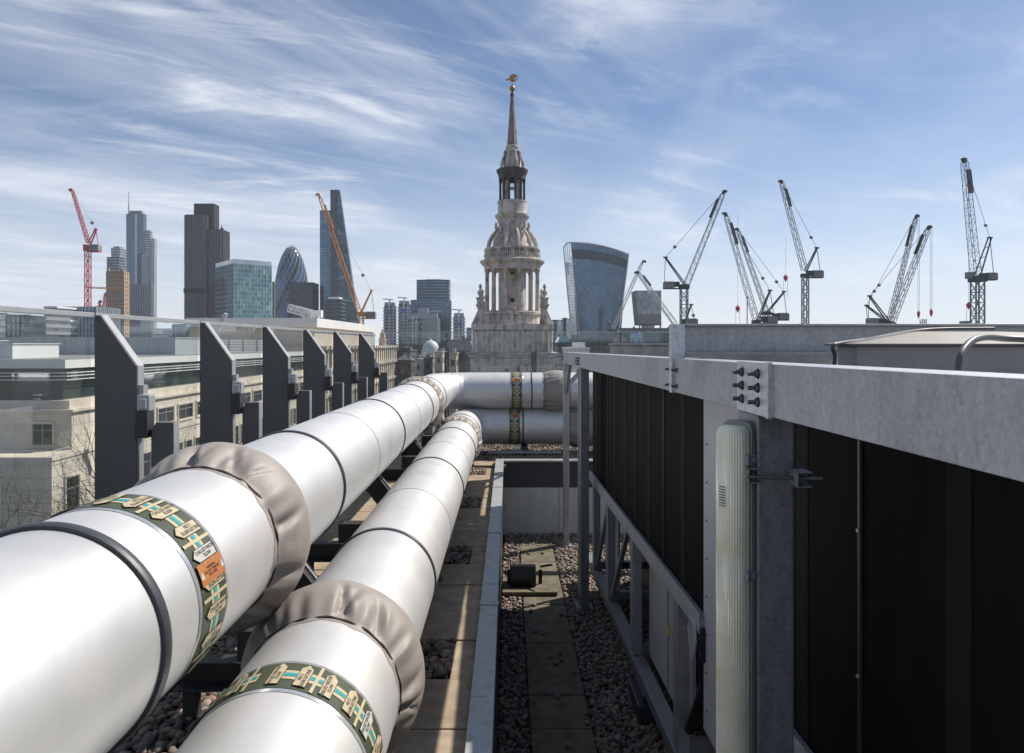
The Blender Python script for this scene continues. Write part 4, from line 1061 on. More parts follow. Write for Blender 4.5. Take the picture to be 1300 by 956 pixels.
for k in range(NZ+1): yy = yb_+(top_y(0)-yb_)*(k/NZ); pts.append((PX(vlerp(LF, yy), Y)-.3, Y-.5, PZ(yy, Y)))
b.tube(pts, .5, 5)
pts = [(PX(vlerp(RF, yb_+(top_y(1)-yb_)*(k/NZ)), Y)+.3, Y-.5, PZ(yb_+(top_y(1)-yb_)*(k/NZ), Y)) for k in range(NZ+1)]
b.tube(pts, .9, 5)
pts = [(PX(vlerp(LF, top_y(i/NX))+(vlerp(RF, top_y(1))-vlerp(LF, top_y(0)))*i/NX, Y), Y-5*(1-(2*i/NX-1)**2)-.5, PZ(top_y(i/NX), Y)+.6) for i in range(NX+1)]
b.tube(pts, .9, 5)
pB = [(PX(vlerp(LB, yy), Y+40), Y+40, CAMZ+(VY-yy)/F*(Y+40)) for yy in np.linspace(yb_, 314, 20)]
b.tube(pB, .9, 5); b.tube([pB[-1], (PX(720, Y+20), Y+20, PZ(308.5, Y+20)), pts[0]], .9, 5)
for t in (.25, .5, .75): b.tube([Vector(pB[-1]).lerp(Vector(pts[0]), t)+Vector((0, 0, 3)), Vector(pB[-5]).lerp(Vector(pts[0]), t)-Vector((0, 0, 12))], .5, 4)
loc(b.build('pale_edge_frame', 'rim', r), r)
b = MB(); b.add([(PX(735, Y), Y+1, GZ), (PX(785, Y), Y+1, GZ), (PX(785, Y), Y+38, GZ), (PX(735, Y), Y+38, GZ), (PX(727, Y), Y+1, PZ(322, Y)), (PX(796, Y), Y+1, PZ(326, Y)), (PX(790, Y), Y+38, PZ(326, Y)), (PX(727, Y), Y+38, PZ(322, Y))],
      [(0,1,5,4), (1,2,6,5), (2,3,7,6), (3,0,4,7), (4,5,6,7)]); loc(b.build('body', 'g_dark', r), r)
# small top-heavy block
Y = 700; r = tag(empty('top_heavy_block', (PX(823, Y), Y, GZ)), 'boxy grey glass block raised on legs, right of the flared tower', 'office block')
G, S = MB(), MB(); n = 12
for k in range(n):
    for i in range(9):
        q = []
        for ii, kk in ((i, k), (i+1, k), (i+1, k+1), (i, k+1)):
            yy = 411+(369-411)*kk/n; xl_ = 811+(807-811)*kk/n; xr_ = 839.5; q.append((PX(xl_+(xr_-xl_)*ii/9, Y), Y, PZ(yy, Y)))
        G.add(q, [(0, 1, 2, 3)])
        if k < 4: S.bar(Vector(q[0])+Vector((0, -.3, 0)), Vector(q[1])+Vector((0, -.3, 0)), .5, 2.2)
loc(G.build('glazing', 'g_grey', r), r); loc(S.build('lower_bands', 't42', r), r)
b = MB(); b.prism([(PX(811, Y), PZ(411.3, Y)), (PX(839.5, Y), PZ(411.3, Y)), (PX(839.5, Y), PZ(368.8, Y)), (PX(807, Y), PZ(368.8, Y))], Y+.1, Y+25, 'y'); b.box(PX(810.5, Y), PX(840, Y), Y-.6, Y+25, PZ(412.5, Y), PZ(411.35, Y)); loc(b.build('body', 'spandrel', r), r)
b = MB(); b.box(PX(811.5, Y), PX(813, Y), Y, Y+3, GZ, PZ(412.6, Y)); b.box(PX(838, Y), PX(839.5, Y), Y, Y+3, GZ, PZ(412.6, Y)); b.box(PX(819, Y), PX(832, Y), Y+4, Y+20, GZ, PZ(412.6, Y)); loc(b.build('legs', 'spandrel_l', r), r)

# --- listed mid and low city blocks: x0,x1,ytop,Y,D,glass,fh,mod,band,mull,label
blocks = [
 (702, 710, 407, 620, 25, 'g_grey', 4, 3, ('spandrel', 1.5, .3), None, 'dark grey slab, first of the small blocks right of the church'),
 (708.5, 715.5, 407, 600, 20, 'g_pale', 4, 2, None, ('rim', .4, .3), 'pale blue glass sliver right of the church'),
 (715, 720, 404, 590, 20, 'g_dark', 4, 2, None, None, 'thin black block between pale glass slivers right of the church'),
 (719.5, 724.5, 405, 585, 20, 'g_pale', 4, 2, None, ('rim', .4, .3), 'pale glass block touching the foot of the flared tower'),
 (56, 72, 390, 420, 20, 'g_grey', 3.8, 3, ('white_clad', 1.2, .3), None, 'pale banded office seen over the windscreen at far left'),
 (78, 123, 390, 440, 25, 'g_blue', 3.8, 2.2, None, ('rim', .5, .6), 'long blue glass office with white fins behind the red crane'),
 (-6, 9, 398, 400, 20, 'g_pale', 3.8, 3, ('spandrel_l', 1, .3), None, 'pale glass office at the very left edge of the skyline'),
 (8, 32, 401, 380, 20, 'g_grey', 3.8, 2.6, ('spandrel', .9, .3), ('spandrel', .4, .3), 'grey gridded office near the left edge of the skyline'),
 (30, 58, 404, 360, 20, 'g_grey', 3.8, 3.4, ('ballast', 1.8, .3), None, 'low grey concrete-banded office at far left'),
 (195, 218, 418, 520, 20, 'g_pale', 4, 3, ('white_clad', 1.2, .3), None, 'small white banded block below the slim blue tower'),
 (219, 256, 412, 500, 20, 'g_grey', 4, 2.2, None, ('spandrel_l', .5, .4), 'low grey finned block below the ribbed tower'),
]
for (x0, x1, yt, Y, D, g, fh, mo, ba, mu, lab) in blocks:
    tower('office_block', lab, rect(x0, x1, Y, D), PZ(yt, Y), g, fh, mo, ba, mu, cat='office block')
# low roofscape, stone and brick blocks with punched windows
def lowblock(lab, x0, x1, yt, Y, D, wall, roof=None, fh=3.6, mod=3.0, kind='flat', name='stone_building', cat='building', sidew=True):
    X0, X1 = PX(x0, Y), PX(x1, Y); zt = PZ(yt, Y); r = tag(empty(name, ((X0+X1)/2, Y, GZ)), lab, cat)
    b = MB(); b.box(X0, X1, Y, Y+D, GZ, zt); b.box(X0-.25, X1+.25, Y-.25, Y+D, zt+.0005, zt+.45); loc(b.build('wall', wall, r), r)
    w = MB(); s = MB(); nx = max(1, int((X1-X0)/mod)); z = zt-2.6
    while z > max(GZ+1, zt-22):
        for i in range(nx):
            c = X0+(i+.5)*(X1-X0)/nx; w.box(c-mod*.2, c+mod*.2, Y-.06, Y-.01, z-.9, z+1.0); s.box(c-mod*.26, c+mod*.26, Y-.2, Y-.005, z-1.1, z-.92)
        ny = max(1, int(D/mod))
        for i in range(ny):
            c = Y+(i+.5)*D/ny
            for XX, o_ in ((X0, -.06), (X1, .01)): w.box(XX+o_, XX+o_+.05, c-mod*.2, c+mod*.2, z-.9, z+1.0)
        s.box(X0-.1, X1+.1, Y-.12, Y-.003, z+1.75, z+1.95)
        z -= fh
    loc(w.build('window', 'wdark', r), r); loc(s.build('sills_and_courses', wall, r), r)
    if kind == 'gable' or kind == 'mansard':
        h = min(3.2, D*.3); i_ = 1.4 if kind == 'mansard' else D*.48
        b = MB(); b.add([(X0, Y, zt+.46), (X1, Y, zt+.46), (X1, Y+D, zt+.46), (X0, Y+D, zt+.46), (X0+i_*.8, Y+i_, zt+h), (X1-i_*.8, Y+i_, zt+h), (X1-i_*.8, Y+D-i_, zt+h), (X0+i_*.8, Y+D-i_, zt+h)], [(0,3,2,1), (0,1,5,4), (1,2,6,5), (2,3,7,6), (3,0,4,7), (4,5,6,7)]); loc(b.build('roof', roof or 'slate', r), r)
        b = MB(); b.box(X0+1, X0+2.2, Y+D*.5, Y+D*.5+1, zt, zt+h+1.5); b.box(X1-2.4, X1-1, Y+D*.5, Y+D*.5+1, zt, zt+h+1.2); loc(b.build('chimney', wall, r), r)
    else:
        b = MB(); rr = random.Random(int(x0*7+Y))
        b.box(X0+.3, X1-.3, Y+.3, Y+D-.3, zt+.1, zt+.16)
        for _ in range(4):
            a = rr.uniform(X0+.5, max(X0+.6, X1-3)); c = Y+rr.uniform(.5, D*.6); wdt = rr.uniform(1, 3.2); h = rr.uniform(.7, 2.0)
            b.box(a, min(a+wdt, X1-.3), c, c+rr.uniform(1, 3), zt+.17, zt+h)
        loc(b.build('roof_plant', roof or 'roofgrey', r), r)
    return r
low = [
 ('grey stone block with small square windows, directly right of the white piered facade', 503, 521, 446, 225, 16, 'portland_dark', None, 3.8, 3.4, 'flat'),
 ('gabled grey stone house front low to the right of the white piered facade', 501, 522, 459, 205, 9, 'portland_dark', 'slate', 4.0, 3.2, 'gable'),
 ('sunlit cream stone hall with a row of tall windows, left of the little dome', 524, 538, 457, 260, 20, 'cream_clad', None, 5, 2.2, 'flat'),
 ('grey lead-roofed block below the little dome', 538, 547, 455, 245, 18, 'roofgrey', None, 3.8, 3, 'flat'),
 ('tall narrow cream corner pavilion beside the dark balustrade post', 552, 562, 448, 240, 12, 'cream_clad', None, 4.5, 3, 'flat'),
 ('pinkish stone corner block between balustrade post and church', 571, 579, 450, 200, 12, 'portland', None, 3.8, 2.6, 'flat'),
 ('dark slate mansard building immediately left of the church tower', 579, 601, 446, 210, 16, 'portland_dark', 'slate', 3.8, 3, 'mansard'),
 ('long grey office roof far behind the little dome', 500, 566, 438, 520, 30, 'portland_dark', None, 3.8, 3.5, 'flat'),
 ('grey glazed office behind the narrow cream pavilion', 560, 600, 432, 480, 30, 'portland_dark', None, 3.8, 3, 'flat'),
 ('low white-roofed building right of the church, with a bright flat roof', 722, 748, 443.5, 180, 20, 'white_clad', 'white_clad', 3.6, 3, 'flat'),
 ('grey roofed building with teal slope right of the church', 708, 724, 436, 330, 20, 'portland_dark', 'g_teal', 3.6, 3, 'mansard'),
 ('wide blue-grey office roof below the flared tower', 724, 782, 431, 420, 30, 'portland_dark', 'roofgrey', 3.6, 3, 'flat'),
 ('brown-grey stone block in front of the two cranes right of the flared tower', 786, 800, 424, 260, 14, 'portland_dark', None, 3.6, 3, 'flat'),
 ('blue glazed pavilion between stone blocks below the boxy raised office', 799, 816, 425, 270, 14, 'g_blue', None, 3.6, 2, 'flat'),
 ('long blue-green glazed office under the boxy raised office', 814, 870, 423, 300, 20, 'g_tealdark', None, 3.6, 2.5, 'flat'),
 ('pale stone building with small round windows low to the right of the church', 700, 722, 458, 140, 10, 'portland', None, 3.6, 3, 'flat'),
 ('brown slate-roofed block behind the raised steel beam end', 868, 930, 426, 280, 20, 'portland_dark', 'slate', 3.6, 3, 'mansard'),
 ('low grey warehouse-like roof far beyond the small pale glass slivers', 700, 790, 426, 900, 40, 'slate', None, 3.6, 5, 'flat'),
 ('distant dark roofline with roof clutter right of the flared tower', 786, 860, 417, 640, 30, 'slate', None, 3.6, 4, 'flat'),
 ('distant low grey roofline behind the raised beam at right', 930, 1320, 424, 640, 30, 'slate', None, 3.6, 5, 'flat'),
]
for (lab, x0, x1, yt, Y, D, wall, roof, fh, mod, kind) in low: lowblock(lab, x0, x1, yt, Y, D, wall, roof, fh, mod, kind)
# little dome
Y = 330; r = tag(empty('domed_hall', (PX(545, Y), Y, GZ)), 'small pale grey dome on a drum above the low stone roofs', 'building'); cx = PX(545, Y)
b = MB(); R0 = 11*Y/F; zc = PZ(445, Y)
b.lathe([(R0*1.08, zc-1), (R0*1.08, zc), (R0, zc+.01)]+[(R0*math.cos(R(a)), zc+.2+R0*1.15*math.sin(R(a))) for a in range(0, 86, 9)]+[(.3, zc+R0*1.15+.6), (.05, zc+R0*1.15+1.6)], 32, c=(cx, Y+6)); loc(b.build('dome', 'rim', r, smooth=50), r)
b = MB(); b.lathe([(R0*1.12, GZ), (R0*1.12, zc-1.01)], 32, c=(cx, Y+6)); b.box(cx-8, cx+9, Y-3, Y+14, GZ, zc-4.5); loc(b.build('drum', 'cream_clad', r, smooth=40), r)
# little spire at left of towers
Y = 190; r = tag(empty('stone_lantern', (PX(484, Y), Y, GZ)), 'small pointed stone lantern turret rising behind the white piered facade', 'turret'); cx = PX(484, Y)
b = MB(); s = Y/F; prof = [(5.5, 470), (5.5, 447), (6.5, 446), (6.5, 444), (4.8, 443), (4.8, 434), (5.6, 433), (5.0, 431), (3.6, 428), (3.6, 425), (2.5, 422), (1.2, 420), (.2, 416)]
b.lathe([(a*s, PZ(y, Y)) for a, y in prof], 8, c=(cx, Y+2)); loc(b.build('turret', 'portland', r, smooth=30), r)

# --- limestone office block across the street on the left
r = tag(empty('limestone_office', (-34, 88, GZ)), 'long pale limestone office block across the street with glazed top storey and white fins', 'office building')
b = MB(); b.box(-62, -33, 50.7, 124, GZ, 31.8); b.box(-62, -33.8, 54.3, 124, 31.8, 34.75); b.box(-62, -32.9, 50.6, 124.1, 31.55, 31.8005+.02)
loc(b.build('wall', 'limestone', r), r)
b = MB(); b.box(-62, -33.55, 54.05, 124.1, 34.751, 34.95); b.box(-62, -34.1, 54.5, 124, 34.951, 35.62); loc(b.build('parapet', 'limestone', r), r)
b = MB(); b.box(-62, -34.75, 55.0, 124, 38.1, 38.76); loc(b.build('roof_edge', 'white_clad', r), r)
b = MB(); b.box(-61.9, -34.9, 55.2, 123.9, 38.761, 38.80); loc(b.build('roof', 'roofgrey', r), r)
G = MB()
for i in range(46): y = 55+i*1.5; G.add([(-34.95, y, 35.62), (-34.95, y+1.5, 35.62), (-34.95, y+1.5, 38.1), (-34.95, y, 38.1)], [(0, 1, 2, 3)])
for i in range(18): x = -34.95-i*1.5; G.add([(x, 55.15, 35.62), (x-1.5, 55.15, 35.62), (x-1.5, 55.15, 38.1), (x, 55.15, 38.1)], [(0, 1, 2, 3)])
loc(G.build('top_glazing', 'greenglass', r), r)
b = MB(); b.box(-61.8, -35.6, 55.8, 123.8, 35.63, 38.08); loc(b.build('interior_core', 'wall_dark', r), r)
b = MB()
for z in (37.72, 37.47, 37.18): b.box(-61, -34.35, 54.6, 54.72, z, z+.07); b.box(-34.45, -34.35, 54.73, 124, z, z+.07)
loc(b.build('shading_fins', 'white_clad', r), r)
b = MB()
for i in range(16): y = 56+i*4.4; b.box(-34.93, -34.46, y, y+.05, 37.1, 37.85)
loc(b.build('fin_brackets', 'rim', r), r)
def window(parent, x, y, z0, z1, w, axis, mull=2, transom=True, m='limestone'):
    """recess frame with panes; axis 'x' wall facing +X at x; 'y' wall facing -Y at y"""
    g, f = MB(), MB()
    def bx(b, u0, u1, d0, d1, za, zb):
        if axis == 'x': b.box(x+d0, x+d1, y+u0, y+u1, za, zb)
        else: b.box(x+u0, x+u1, y-d1, y-d0, za, zb)
    bx(g, -w/2, w/2, .004, .02, z0, z1)
    for k in range(mull+1): u = -w/2+w*k/mull; bx(f, u-.04, u+.04, .0201, .08, z0, z1)
    if transom: bx(f, -w/2, w/2, .0201, .07, z0+(z1-z0)*.66, z0+(z1-z0)*.66+.07)
    bx(f, -w/2, w/2, .0201, .08, z1-.07, z1)
    o = f.build('window', 'frame_w', parent); loc(o, parent)
    g.build('pane', 'wdark', o)
    s = MB()
    bx(s, -w/2-.15, w/2+.15, .004, .20, z0-.16, z0-.005); bx(s, -w/2-.16, -w/2-.045, .004, .13, z0, z1+.16); bx(s, w/2+.045, w/2+.16, .004, .13, z0, z1+.16); bx(s, -w/2-.045, w/2+.045, .004, .13, z1+.005, z1+.16)
    s.build('surround', m, o)
    return o
yy = 67.4+1.75-8.4
while yy < 122:
    window(r, -33.8, yy, 32.3, 33.75, 3.1, 'x')
    for d in (-1.05, 1.05): window(r, -33.0, yy+d, 27.7, 30.1, 1.25, 'x', 1)
    yy += 4.2
for x in (-36.0, -42.5, -49): window(r, x, 54.3, 32.2, 33.85, 1.5, 'y')
for x in (-37.5, -44): window(r, x, 50.7, 27.2, 29.8, 1.6, 'y')
window(r, -33.0, 53.0, 27.4, 30.0, 1.5, 'x', 1)
b = MB()
for k, z in enumerate(np.arange(24, 31.4, .9)):
    z = float(z); b.box(-62, -32.985, 50.685, 50.699, z, z+.015); b.box(-32.999, -32.990, 50.7, 124, z, z+.015)
    for j in range(36): y = 50.9+j*2.0+(k % 2)*1.0; b.box(-32.999, -32.990, y, y+.015, z+.016, z+.899)
    for j in range(13): x = -33.6-j*2.0-(k % 2)*1.0; b.box(x, x+.015, 50.69, 50.699, z+.016, z+.899)
for k, z in enumerate(np.arange(31.9, 34.6, .9)):
    z = float(z); b.box(-33.799, -33.79, 54.3, 124, z, z+.015)
    for j in range(34): y = 54.5+j*2.0+(k % 2)*1.0; b.box(-33.799, -33.79, y, y+.015, z+.016, z+.85)
loc(b.build('stone_joints', 'portland_dark', r), r)
b = MB(); b.bar((-33.1, 51, 32.25), (-33.1, 124, 32.25), .035); b.bar((-61, 50.9, 32.25), (-33.1, 50.9, 32.25), .035)
for y in np.arange(51, 124, 2.4): b.bar((-33.1, float(y), 31.82), (-33.1, float(y), 32.25), .03)
loc(b.build('ledge_railing', 'rim', r), r)
# roof plant on that block
for (x0, x1, y0, y1, h, m_, lab) in ((-60, -50, 62, 70, 1.5, 'roofgrey', 'low grey plant box on the limestone block roof, leftmost'), (-46, -41, 58, 64, 1.2, 'white_clad', 'pale plant enclosure on the limestone block roof near its corner'),
                         (-58, -38, 80, 90, 1.9, 'spandrel_l', 'long pale metal plant enclosure across the limestone block roof')):
    q = tag(empty('roof_plant', ((x0+x1)/2, y0, 38.8)), lab, 'roof plant')
    b = MB(); b.box(x0, x1, y0, y1, 38.802, 38.8+h); loc(b.build('casing', m_, q), q)
    b = MB(); n = int((x1-x0)/1.2)
    for i in range(n): b.box(x0+.1+i*1.2, x0+.16+i*1.2, y0-.06, y0-.002, 38.85, 38.75+h)
    b.box(x0-.1, x1+.1, y0-.1, y1+.1, 38.8+h+.001, 38.8+h+.08); loc(b.build('trim', 'rim', q), q)
# white louvred plant screen
q = tag(empty('louvre_screen', (PX(240, 110), 110, 38.8)), 'long white louvred screen on the roof behind the first two windscreen posts', 'screen')
A_, B_ = Vector((PX(146, 100), 100, 0)), Vector((PX(346, 118), 118, 0)); dv = (B_-A_).normalized(); nv = Vector((dv.y, -dv.x, 0))
b = MB()
for k in range(6): b.bar(A_+Vector((0, 0, 38.45+k*.42)), B_+Vector((0, 0, 38.45+k*.42)), .06, .32)
loc(b.build('louvres', 'white_clad', q), q)
b = MB(); L_ = (B_-A_).length
for x in np.arange(0, L_, 2.4): p_ = A_+dv*float(x)+nv*.06; b.bar(p_+Vector((0, 0, 38.2)), p_+Vector((0, 0, 40.8)), .09, .05, up=nv)
b.bar(A_-nv*.6+Vector((0, 0, 39.5)), B_-nv*.6+Vector((0, 0, 39.5)), .3, 2.3); loc(b.build('frame', 'ballast', q), q)
# grey upper storey far behind it and white piered facade
q = tag(empty('piered_facade_building', (-35, 165, GZ)), 'white stone building with close vertical piers and a cream set-back top storey', 'office building')
b = MB(); b.box(-60, -33.6, 124.6, 208, GZ, 39.5); loc(b.build('wall', 'limestone', q), q)
G = MB(); S = MB(); P_ = MB()
ys_ = np.arange(125, 207.5, 3.0); levels = [(36.0, 39.1), (31.4, 35.0), (26.8, 30.4), (22.2, 25.8)]
for y in ys_:
    P_.box(-33.595, -32.9, float(y), float(y)+.85, GZ, 39.5); 
    for z0, z1 in levels:
        G.add([(-33.58, float(y)+.86, z0), (-33.58, float(y)+2.99, z0), (-33.58, float(y)+2.99, z1), (-33.58, float(y)+.86, z1)], [(0, 1, 2, 3)])
        S.box(-33.57, -33.4, float(y)+1.8, float(y)+1.95, z0, z1)
for z0, z1 in levels: S.box(-33.55, -32.55, 124.8, 208, z1+.02, z1+.55); 
for y in ys_: 
    for z0, z1 in levels: S.box(-32.549, -32.3, float(y)-.1, float(y)+.95, z1-.1, z1+.6)
loc(G.build('glazing', 'wdark', q), q); loc(S.build('ledges', 'limestone', q), q); loc(P_.build('piers', 'limestone', q), q)
b = MB(); xa = -36.5
b.box(-60, xa, 132, 190, 39.51, 43.2); loc(b.build('top_storey', 'cream_clad', q), q)
b = MB(); b.box(-60, xa+.9, 130.6, 191, 43.201, 44.9); loc(b.build('roof_fascia', 'white_clad', q), q)
b = MB(); 
for k in range(9): b.box(xa-.001, xa+.02, 132, 189.9, 39.7+k*.4, 39.73+k*.4)
loc(b.build('cladding_joints', 'ballast', q), q)
# white roof gantry machine
q = tag(empty('roof_gantry', (PX(390, 190), 190, 44.9)), 'white window-cleaning gantry with lattice arm on the far flat roof', 'gantry'); Yg = 160
b = MB(); b.lattice(pt(367, 391, Yg), pt(390, 398, Yg), 1.6, .14, bays=7); b.lattice(pt(388, 397, Yg), pt(391, 410, Yg), 1.4, .14, bays=4); loc(b.build('lattice_arm', 'rim', q), q)
b = MB(); b.bar(pt(376, 391, Yg), pt(404, 398.5, Yg), 1.0, 1.1); b.box(PX(403, Yg), PX(409, Yg), Yg-.8, Yg+.8, PZ(403, Yg), PZ(394, Yg)); b.bar(pt(398, 398, Yg), pt(398, 409, Yg), .8); loc(b.build('boom', 'white_clad', q), q)
# grey wall block behind the piered building (left of the cream storey)
tower('office_block', 'pale grey panelled block behind the white louvred screen', rect(262, 373, 215, 20), PZ(408.5, 215), 'g_pale', 4, 5, None, ('spandrel_l', .15, .1), cat='office block', roof='white_clad')
# tilted pale strut above second fin
q = tag(empty('tilted_strut', pt(282, 405, 60)), 'grey tilted steel strut on the opposite roof behind the second windscreen post', 'strut')
b = MB(); b.bar(pt(271, 432, 60), pt(287, 398, 60), .3, .3); b.bar(pt(271, 432, 60), pt(265, 450, 60), .25, .25); loc(b.build('strut', 'rim', q), q)

# --- church tower -------------------------------------------------------
YC = 75.0; S_ = YC/F; CXC = PX(650.3, YC); CY = YC+4.5
ch = tag(empty('church_tower', (CXC, CY, GZ)), 'weathered stone church tower with columned tiers, obelisk spire and gilded dragon vane', 'church tower')
SY = CY/F
def cz(y): return CAMZ+(VY-y)/F*CY
def cr(r): return r*SY
CXC = PX(650.3, CY); ch.location.x = CXC
def cl(prof, n, nm, m='church', smooth=30, rot=0, parent=None, cx=0, cy=0):
    b = MB(); b.lathe([(cr(a), cz(y)) for a, y in prof], n, c=(CXC+cx, CY+cy), rot=rot); return loc(b.build(nm, m, ch, smooth=smooth), ch)
# square tower
s2 = math.sqrt(2)
def sq(b, w, ya, yb): b.box(CXC-cr(w), CXC+cr(w), CY-cr(w), CY+cr(w), cz(yb), cz(ya))
b = MB(); b.box(CXC-cr(50), CXC+cr(50), CY-cr(50), CY+cr(50), GZ, cz(452.6)); sq(b, 53, 449.5, 452.5); sq(b, 55.5, 447, 449.4); sq(b, 51, 458, 460); sq(b, 50.6, 463, 466)
sq(b, 52.5, 470, 472)
sq(b, 46, 420, 446.9)
sq(b, 49.5, 412.5, 419.9)
loc(b.build('belfry_walls', 'church', ch, bevel=.04), ch)
b = MB()
for w_, sx_ in ((0, 0),):
    for k in range(15):
        u = -43+k*86/14
        for (px, py) in ((u, -47.2), (47.2, u), (-47.2, u)):
            b.lathe([(cr(1.0), cz(446.8)), (cr(1.7), cz(441)), (cr(.9), cz(434)), (cr(1.5), cz(427)), (cr(1.1), cz(420.1))], 6, c=(CXC+cr(px), CY+cr(py)))
loc(b.build('balustrade', 'church', ch, smooth=50), ch)
b = MB()
for k in range(3):
    b.lathe([(cr(9), cz(500)), (cr(9), cz(478)), (cr(6), cz(474))], 16, c=(CXC+cr(-28+28*k), CY-cr(50)+.3))
loc(b.build('belfry_arch', 'wall_dark', ch), ch)
for sx_ in (-1, 1):
    b = MB(); b.box(CXC+sx_*cr(7)-cr(1.5), CXC+sx_*cr(7)+cr(1.5), CY-cr(50)-.12, CY-cr(50)-.01, cz(469.5), cz(466.5)); loc(b.build('square_panel', 'portland_dark', ch), ch)
# drum under the colonnade
cl([(44, 424), (44, 413), (36.5, 412), (35.5, 401), (38, 400), (38, 397), (36, 396.5), (36, 395.5)], 48, 'drum')
# corner consoles + pinnacles
for i, (sx_, sy_) in enumerate(((-1, -1), (1, -1), (1, 1), (-1, 1))):
    ox, oy = cr(39)*sx_, cr(39)*sy_
    b = MB()
    poly = [(49.5, 412.4), (46, 405), (42.5, 397), (40.5, 391), (36, 391), (34, 400), (33, 412.4)]
    # scroll console in the diagonal plane and along x
    for sgn in (1,):
        b2 = [(CXC+sx_*cr(a), cz(y)) for a, y in poly]
        b.prism(b2, CY+oy-cr(2.5), CY+oy+cr(2.5), 'y')
        b3 = [(CY+sy_*cr(a), cz(y)) for a, y in poly]
        b.prism(b3, CXC+ox-cr(2.5), CXC+ox+cr(2.5), 'x')
    b.box(CXC+ox-cr(5.2), CXC+ox+cr(5.2), CY+oy-cr(5.2), CY+oy+cr(5.2), cz(391), cz(388.4)); b.box(CXC+ox-cr(4), CXC+ox+cr(4), CY+oy-cr(4), CY+oy+cr(4), cz(394), cz(382.5)); b.box(CXC+ox-cr(5), CXC+ox+cr(5), CY+oy-cr(5), CY+oy+cr(5), cz(382.4), cz(380.5))
    p_ = loc(b.build('pinnacle', 'church', ch, bevel=.02), ch)
    b = MB(); b.lathe([(cr(a), cz(y)) for a, y in ((3, 380.4), (1.5, 379), (3.4, 375.5), (3.6, 373.5), (1.3, 371), (1.2, 370), (2.1, 368), (1.9, 366), (.6, 364), (.1, 363))], 12, c=(CXC+ox, CY+oy))
    o = b.build('urn', 'church', p_, smooth=60)
# core and columns
cl([(17.5, 396), (17.5, 344)], 32, 'inner_core')
b = MB()
for (y0, y1) in ((350, 346.5), (384.5, 379.5)): b.box(CXC-cr(2.2), CXC+cr(2.2), CY-cr(18.2), CY-cr(17.2), cz(y0), cz(y1))
loc(b.build('core_opening', 'black', ch), ch)
for k in range(12):
    a = R(15+30*k); x_, y_ = 33*math.cos(a), 33*math.sin(a)
    b = MB(); b.lathe([(cr(q_), cz(y)) for q_, y in ((3.1, 395.4), (3.1, 393.6), (2.6, 392.8), (2.45, 391.5), (2.4, 375), (2.05, 349), (2.5, 348.4), (2.1, 348), (3.0, 345), (3.3, 344.4), (3.3, 343.4))], 14, c=(CXC+cr(x_), CY+cr(y_))); loc(b.build('column', 'church', ch, smooth=40), ch)
# entablature, dentils, balustrade ring
cl([(29, 343.3), (35.2, 343.3), (35.2, 341), (36, 340.6), (36, 337.5), (38, 336.6), (41, 333.6), (41.2, 332), (38, 331), (30, 330.5)], 64, 'cornice')
b = MB()
for k in range(60):
    a = 2*math.pi*k/60; c_, s_ = math.cos(a), math.sin(a); b.bar((CXC+cr(36)*c_, CY+cr(36)*s_, cz(335.9)), (CXC+cr(38.6)*c_, CY+cr(38.6)*s_, cz(335.9)), cr(1.5), cr(1.7))
loc(b.build('dentils', 'church', ch), ch)
cl([(30, 330.6), (35, 330.4), (35, 328.6), (33.2, 328.3), (32.0, 328.3)], 48, 'plinth_ring')
cl([(31.5, 318.8), (34.8, 318.8), (35.4, 317.6), (35.4, 316.6), (31.5, 316.3)], 48, 'rail_ring')
cl([(27.5, 330.7), (27.5, 316.5), (22.5, 309), (21, 300), (18, 295), (17.5, 292)], 32, 'dome_core')
b = MB()
for k in range(72):
    a = 2*math.pi*k/72
    rr_ = 1.0 if k % 6 else 2.4
    b.lathe([(cr(rr_*.8), cz(328.4)), (cr(rr_*1.15), cz(324.5)), (cr(rr_*.7), cz(321)), (cr(rr_), cz(318.7))], 5 if k % 6 else 4, c=(CXC+cr(33.3)*math.cos(a), CY+cr(33.3)*math.sin(a)), rot=a)
loc(b.build('balusters', 'church', ch), ch)
# flying scroll ribs
b = MB()
for k in range(12):
    a = 2*math.pi*k/12+R(15); pts = []
    for r_, y in ((31.5, 316.5), (30.6, 310), (28.3, 304), (25, 299), (21.5, 295.5), (20, 292), (21.8, 288), (21, 284)):
        pts.append((CXC+cr(r_)*math.cos(a), CY+cr(r_)*math.sin(a), cz(y)))
    b.tube(pts, [cr(2.5), cr(2.4), cr(2.3), cr(2.2), cr(2.2), cr(1.9), cr(1.9), cr(1.5)], 6)
loc(b.build('scroll_ribs', 'church', ch, smooth=40), ch)
cl([(17.6, 296), (18.6, 291), (17.4, 286), (18.6, 281), (19.5, 279), (21.8, 276), (22, 273.4), (18.5, 272.4), (18.2, 271.5), (18.2, 258.5), (18.8, 257.6), (18.8, 256.4)], 32, 'upper_drum')
